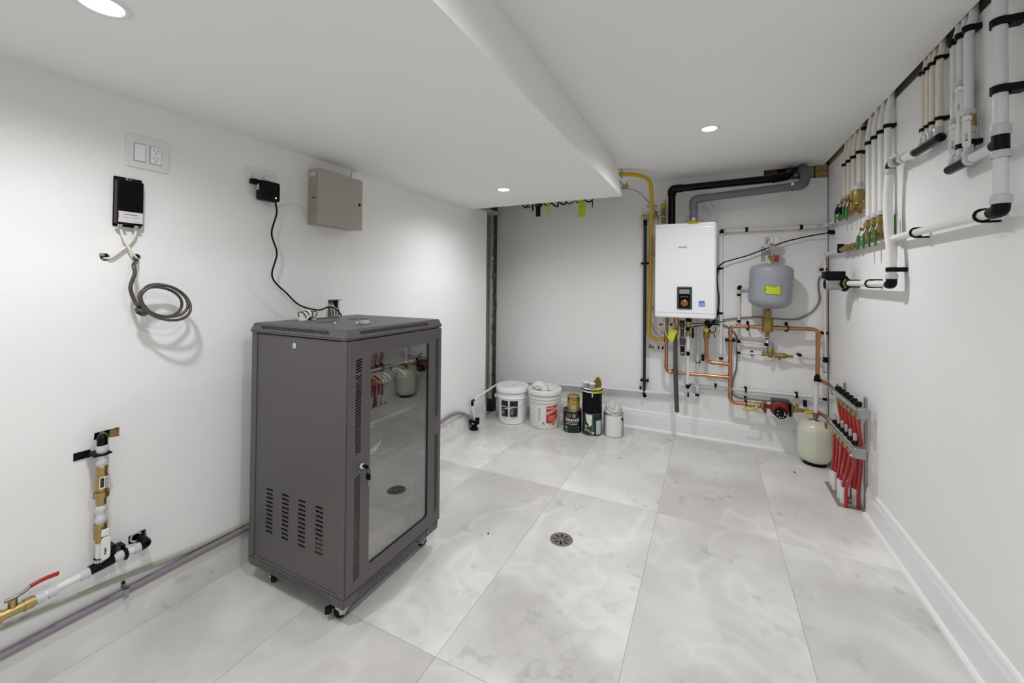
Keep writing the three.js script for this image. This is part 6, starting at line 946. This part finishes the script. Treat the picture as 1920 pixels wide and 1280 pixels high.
  part(p, 'volute', [turned([[0, 0], [0.045, 0], [0.050, 0.006], [0.050, 0.024], [0.045, 0.03], [0, 0.03]], [0.792, py, pz], [-1, 0, 0], 8), rod([0.775, py, pz + 0.09], [0.775, py, pz], 0.021), rod([0.775, py, pz + 0.03], [0.775, py, pz + 0.055], 0.034, 0.034, 8)], M.blackSoft);
  part(p, 'motor', [turned([[0, 0], [0.036, 0], [0.038, 0.003], [0.038, 0.082], [0.035, 0.088], [0.022, 0.089], [0, 0.086]], [0.764, py - 0.004, pz], [-1, 0, 0], 30)], M.zinc, 'silver motor barrel'); part(p, 'motor_cap', turned([[0, 0], [0.030, 0], [0.026, 0.004], [0, 0.004]], [0.676, py - 0.004, pz], [-1, 0, 0], 20), M.black);
  part(p, 'terminal_box', box(0.668, 0.775, py + 0.030, py + 0.078, pz - 0.038, pz + 0.038, 0.004), M.black); part(p, 'flange_plate', panel([[0, 0.03], [0.02, 0.012], [0.02, -0.012], [0, -0.03], [-0.012, 0]], [], 0.008, [0.754, py, pz + 0.10], [1, 0, 0], [0, 1, 0]), M.brassDull);
  // level pipe from the far right elbow to the lower manifold
  const l = thing('level_feed', 'white level pipe on black hooks below the four-pipe black manifold', 'water pipe', [0.785, 1.52, -2.1]);
  part(l, 'tube', pipe([[0.785, 1.535, -1.745], [0.785, 1.537, -2.50], [0.790, 1.545, -2.56]], 0.0150, 0.02), M.pex); hook(l, 0.785, 1.535, -1.818, 0.016); hook(l, 0.785, 1.536, -2.277, 0.016);
  // four slim lines into the black manifold
  const z3 = [-2.248, -2.210, -2.173, -2.122];
  z3.forEach((z, i) => {
    const t = thing('slim_line', ord[i] + ' slim warm-white line from the corner, entering the four-way black manifold', 'water pipe', [0.80, 1.89, z], 'lines to the four-way black manifold');
    part(t, 'tube', up(0.800, 1.905, z, 0.0105), M.pexWarm); holdV(t, 0.800, 2.195, z, 0.0105, 0.013); holdV(t, 0.800, 1.958, z, 0.0105, 0.013); collarV(t, 0.797, 1.892, 1.925, z, 0.0145);
  });
  const m3 = thing('black_manifold', 'black four-way plastic manifold under the slim warm-white lines', 'manifold', [0.79, 1.86, -2.17]);
  part(m3, 'bar', [rod([0.785, 1.874, -2.278], [0.785, 1.872, -2.075], 0.0165), ...z3.map((z) => rod([0.788, 1.873, z], [0.797, 1.895, z], 0.012)), turned([[0.0165, 0], [0.0165, 0.008], [0, 0.012]], [0.785, 1.872, -2.077], [0, 0, 1], 16)], M.blackGloss);
  // three valved lines
  const z4 = [[-2.003, 1.877], [-1.962, 1.995], [-1.917, 1.876]];
  const wlab = ['valved white line with the lowest lever, leftmost of three', 'valved white line with the highest lever, middle of three', 'valved white line nearest the thick far-right riser, of three'];
  z4.forEach(([z, y], i) => {
    const t = thing('valved_line', wlab[i], 'water pipe', [0.797, 1.74, z], 'valved lines');
    part(t, 'lower_tube', rod([0.796, 1.765, z], [0.797, y - 0.02, z], 0.0122), M.pexClear); part(t, 'upper_tube', up(0.797, y + 0.015, z, 0.0122), M.pexClear);
    collarV(t, 0.797, y + 0.016, y + 0.036, z, 0.0165); collarV(t, 0.797, y - 0.044, y - 0.022, z, 0.0165); collarV(t, 0.795, 1.748, 1.770, z, 0.0155);
    holdV(t, 0.797, 2.190, z, 0.0122, 0.020); holdV(t, 0.797, 1.800, z, 0.0122, 0.016);
    const n = V(-0.55, 0, 0.835), at = (d, dy) => [0.797 + n.x * d, y + dy, z + n.z * d];
    const v = part(t, 'ball_valve', [hex([0.797, y - 0.024, z], [0.797, y + 0.018, z], 0.0180), rod(at(0, 0), at(0.026, 0), 0.008)], M.brass);
    part(v, 'stem_nut', [rod(at(0.022, 0), at(0.027, 0), 0.0125), hex(at(0.027, 0), at(0.034, 0), 0.007)], M.chrome); part(v, 'lever', panel(roundRect(-0.0105, 0.0105, -0.098, -0.006, 0.009), [rect(-0.003, 0.003, -0.075, -0.05)], 0.004, at(0.026, 0), [0.835, 0, 0.55], [0, 1, 0], 0.001), M.whitePlastic, 'white lever');
  });
  const m4 = thing('black_manifold', 'black three-way plastic manifold under the valved lines', 'manifold', [0.79, 1.72, -1.93]);
  part(m4, 'bar', [rod([0.788, 1.733, -2.018], [0.788, 1.735, -1.895], 0.0165), ...z4.map(([z]) => rod([0.79, 1.734, z], [0.795, 1.752, z], 0.013))], M.blackGloss);
  // thick far-right riser
  const r = thing('main_riser', 'thickest white riser with black tee at the far right of the photo', 'water pipe', [0.774, 1.51, -1.70]);
  part(r, 'tube', rod([0.774, 1.75, -1.70], [0.774, 2.42, -1.70], 0.0165), M.pexClear); part(r, 'lower_tube', rod([0.774, 1.56, -1.70], [0.774, 1.71, -1.70], 0.0165), M.pexClear);
  for (const [a, c] of [[1.755, 1.785], [1.688, 1.710], [1.552, 1.578]]) collarV(r, 0.774, a, c, -1.70, 0.0225);
  part(r, 'tee', [rod([0.774, 1.706, -1.70], [0.774, 1.758, -1.70], 0.019), rod([0.774, 1.734, -1.70], [0.779, 1.734, -1.735], 0.0175)], M.black); part(r, 'elbow', pipe([[0.774, 1.556, -1.70], [0.774, 1.533, -1.702], [0.780, 1.533, -1.75]], 0.0195, 0.02), M.black);
  part(r, 'branch', rod([0.780, 1.734, -1.74], [0.788, 1.735, -1.90], 0.0148), M.pexClear); part(r, 'collar', rod([0.786, 1.735, -1.865], [0.788, 1.735, -1.893], 0.019), M.collar);
  holdV(r, 0.774, 2.09, -1.70, 0.0175, 0.022); holdV(r, 0.774, 1.89, -1.70, 0.0175, 0.022);
}
// ------------------------------------------------------------------ floor heating manifold in the corner
{
  const W = XR - 0.0005, zi = (i, a, b) => a + (b - a) * i / 5;
  const t = thing('heating_manifold', 'two-tier steel floor heating manifold with black valve caps', 'manifold', [0.77, 0.3, -3.1]);
  part(t, 'upper_bar', [rod([0.772, 0.600, -3.40], [0.772, 0.603, -2.90], 0.0235, 0.0235, 20)], M.steel); part(t, 'lower_bar', [rod([0.750, 0.385, -3.40], [0.750, 0.388, -2.88], 0.0235, 0.0235, 20)], M.steel);
  part(t, 'upper_end', [box(0.745, 0.800, 0.575, 0.632, -2.90, -2.855, 0.008), rod([0.772, 0.60, -2.85], [0.772, 0.60, -2.86], 0.022), rod([0.772, 0.575, -2.885], [0.772, 0.555, -2.885], 0.010)], M.zinc); part(t, 'lower_end', [box(0.722, 0.778, 0.360, 0.417, -2.885, -2.840, 0.008), rod([0.75, 0.388, -2.835], [0.75, 0.388, -2.845], 0.022), rod([0.735, 0.365, -2.90], [0.722, 0.352, -2.895], 0.011)], M.zinc);
  for (let i = 0; i < 6; i++) {
    const za = zi(i, -3.355, -2.965), zb = zi(i, -3.345, -2.945);
    part(t, 'valve_cap', turned([[0, 0.028], [0.016, 0.027], [0.019, 0.022], [0.019, 0.006], [0.013, 0.0], [0, 0]], [0.772, 0.621, za], [0, 1, 0], 12), M.black); part(t, 'adjuster', turned([[0, 0.024], [0.015, 0.022], [0.017, 0.004], [0.012, 0], [0, 0]], [0.752, 0.406, zb], [0, 1, 0], 12), M.black);
    part(t, 'flow_gauge', turned([[0.008, 0], [0.009, 0.002], [0.009, 0.036], [0.006, 0.042], [0, 0.043]], [0.752, 0.43, zb], [0, 1, 0], 12), phy(0xe7d9d6, 0.15, { transmission: 0.5, thickness: 0, ior: 1.4 }), 'clear flow gauge'); part(t, 'loop_nut', hex([0.772, 0.572, za], [0.772, 0.548, za], 0.0145), M.brass); part(t, 'loop_nut', hex([0.750, 0.358, zb], [0.750, 0.334, zb], 0.0145), M.brass);
  }
  for (const z of [-3.42, -3.02]) part(t, 'mounting_rail', [box(W - 0.012, W, 0.02, 0.665, z - 0.012, z + 0.012, 0.002), box(0.79, W - 0.008, 0.588, 0.606, z - 0.008, z + 0.008, 0.002), box(0.77, W - 0.008, 0.376, 0.394, z - 0.008, z + 0.008, 0.002)], M.zinc);
  part(t, 'vent_stub', [rod([0.772, 0.62, -3.385], [0.772, 0.66, -3.385], 0.008)], M.zinc);
  const on = ['first', 'second', 'third', 'fourth', 'fifth', 'sixth'];
  for (let i = 0; i < 6; i++) {
    const za = zi(i, -3.355, -2.965), zb = zi(i, -3.345, -2.945), fa = zi(i, -3.355, -3.065), fb = zi(i, -3.345, -3.05);
    const a = thing('heating_loop', on[i] + ' red loop pipe from the corner, hanging from the upper heating bar', 'heating pipe', [0.80, 0, za], 'upper red loop pipes');
    part(a, 'tube', cable([[0.772, 0.555, za], [0.776, 0.50, za], [0.795, 0.38, za + (fa - za) * 0.3], [0.800, 0.22, za + (fa - za) * 0.7], [0.798, 0.10, fa], [0.798, -0.01, fa]], 0.0088, 26, 10), M.redPex); if (i % 2 === 0) part(a, 'sleeve', rod([0.798, -0.01, fa], [0.798, 0.085, fa], 0.0165), M.whitePlastic);
    const c = thing('heating_loop', on[i] + ' red loop pipe from the corner, hanging from the lower heating bar', 'heating pipe', [0.745, 0, zb], 'lower red loop pipes');
    part(c, 'tube', cable([[0.750, 0.345, zb], [0.748, 0.30, zb], [0.745, 0.20, zb + (fb - zb) * 0.5], [0.738, 0.10, fb], [0.738, -0.01, fb]], 0.0088, 24, 10), M.redPex); if (i === 1 || i === 3 || i === 4 || i === 0) part(c, 'sleeve', rod([0.738, -0.01, fb], [0.736, 0.09 + 0.02 * (i % 2), fb], 0.0175), M.whitePlastic);
  }
}

renderer.render(scene, camera);
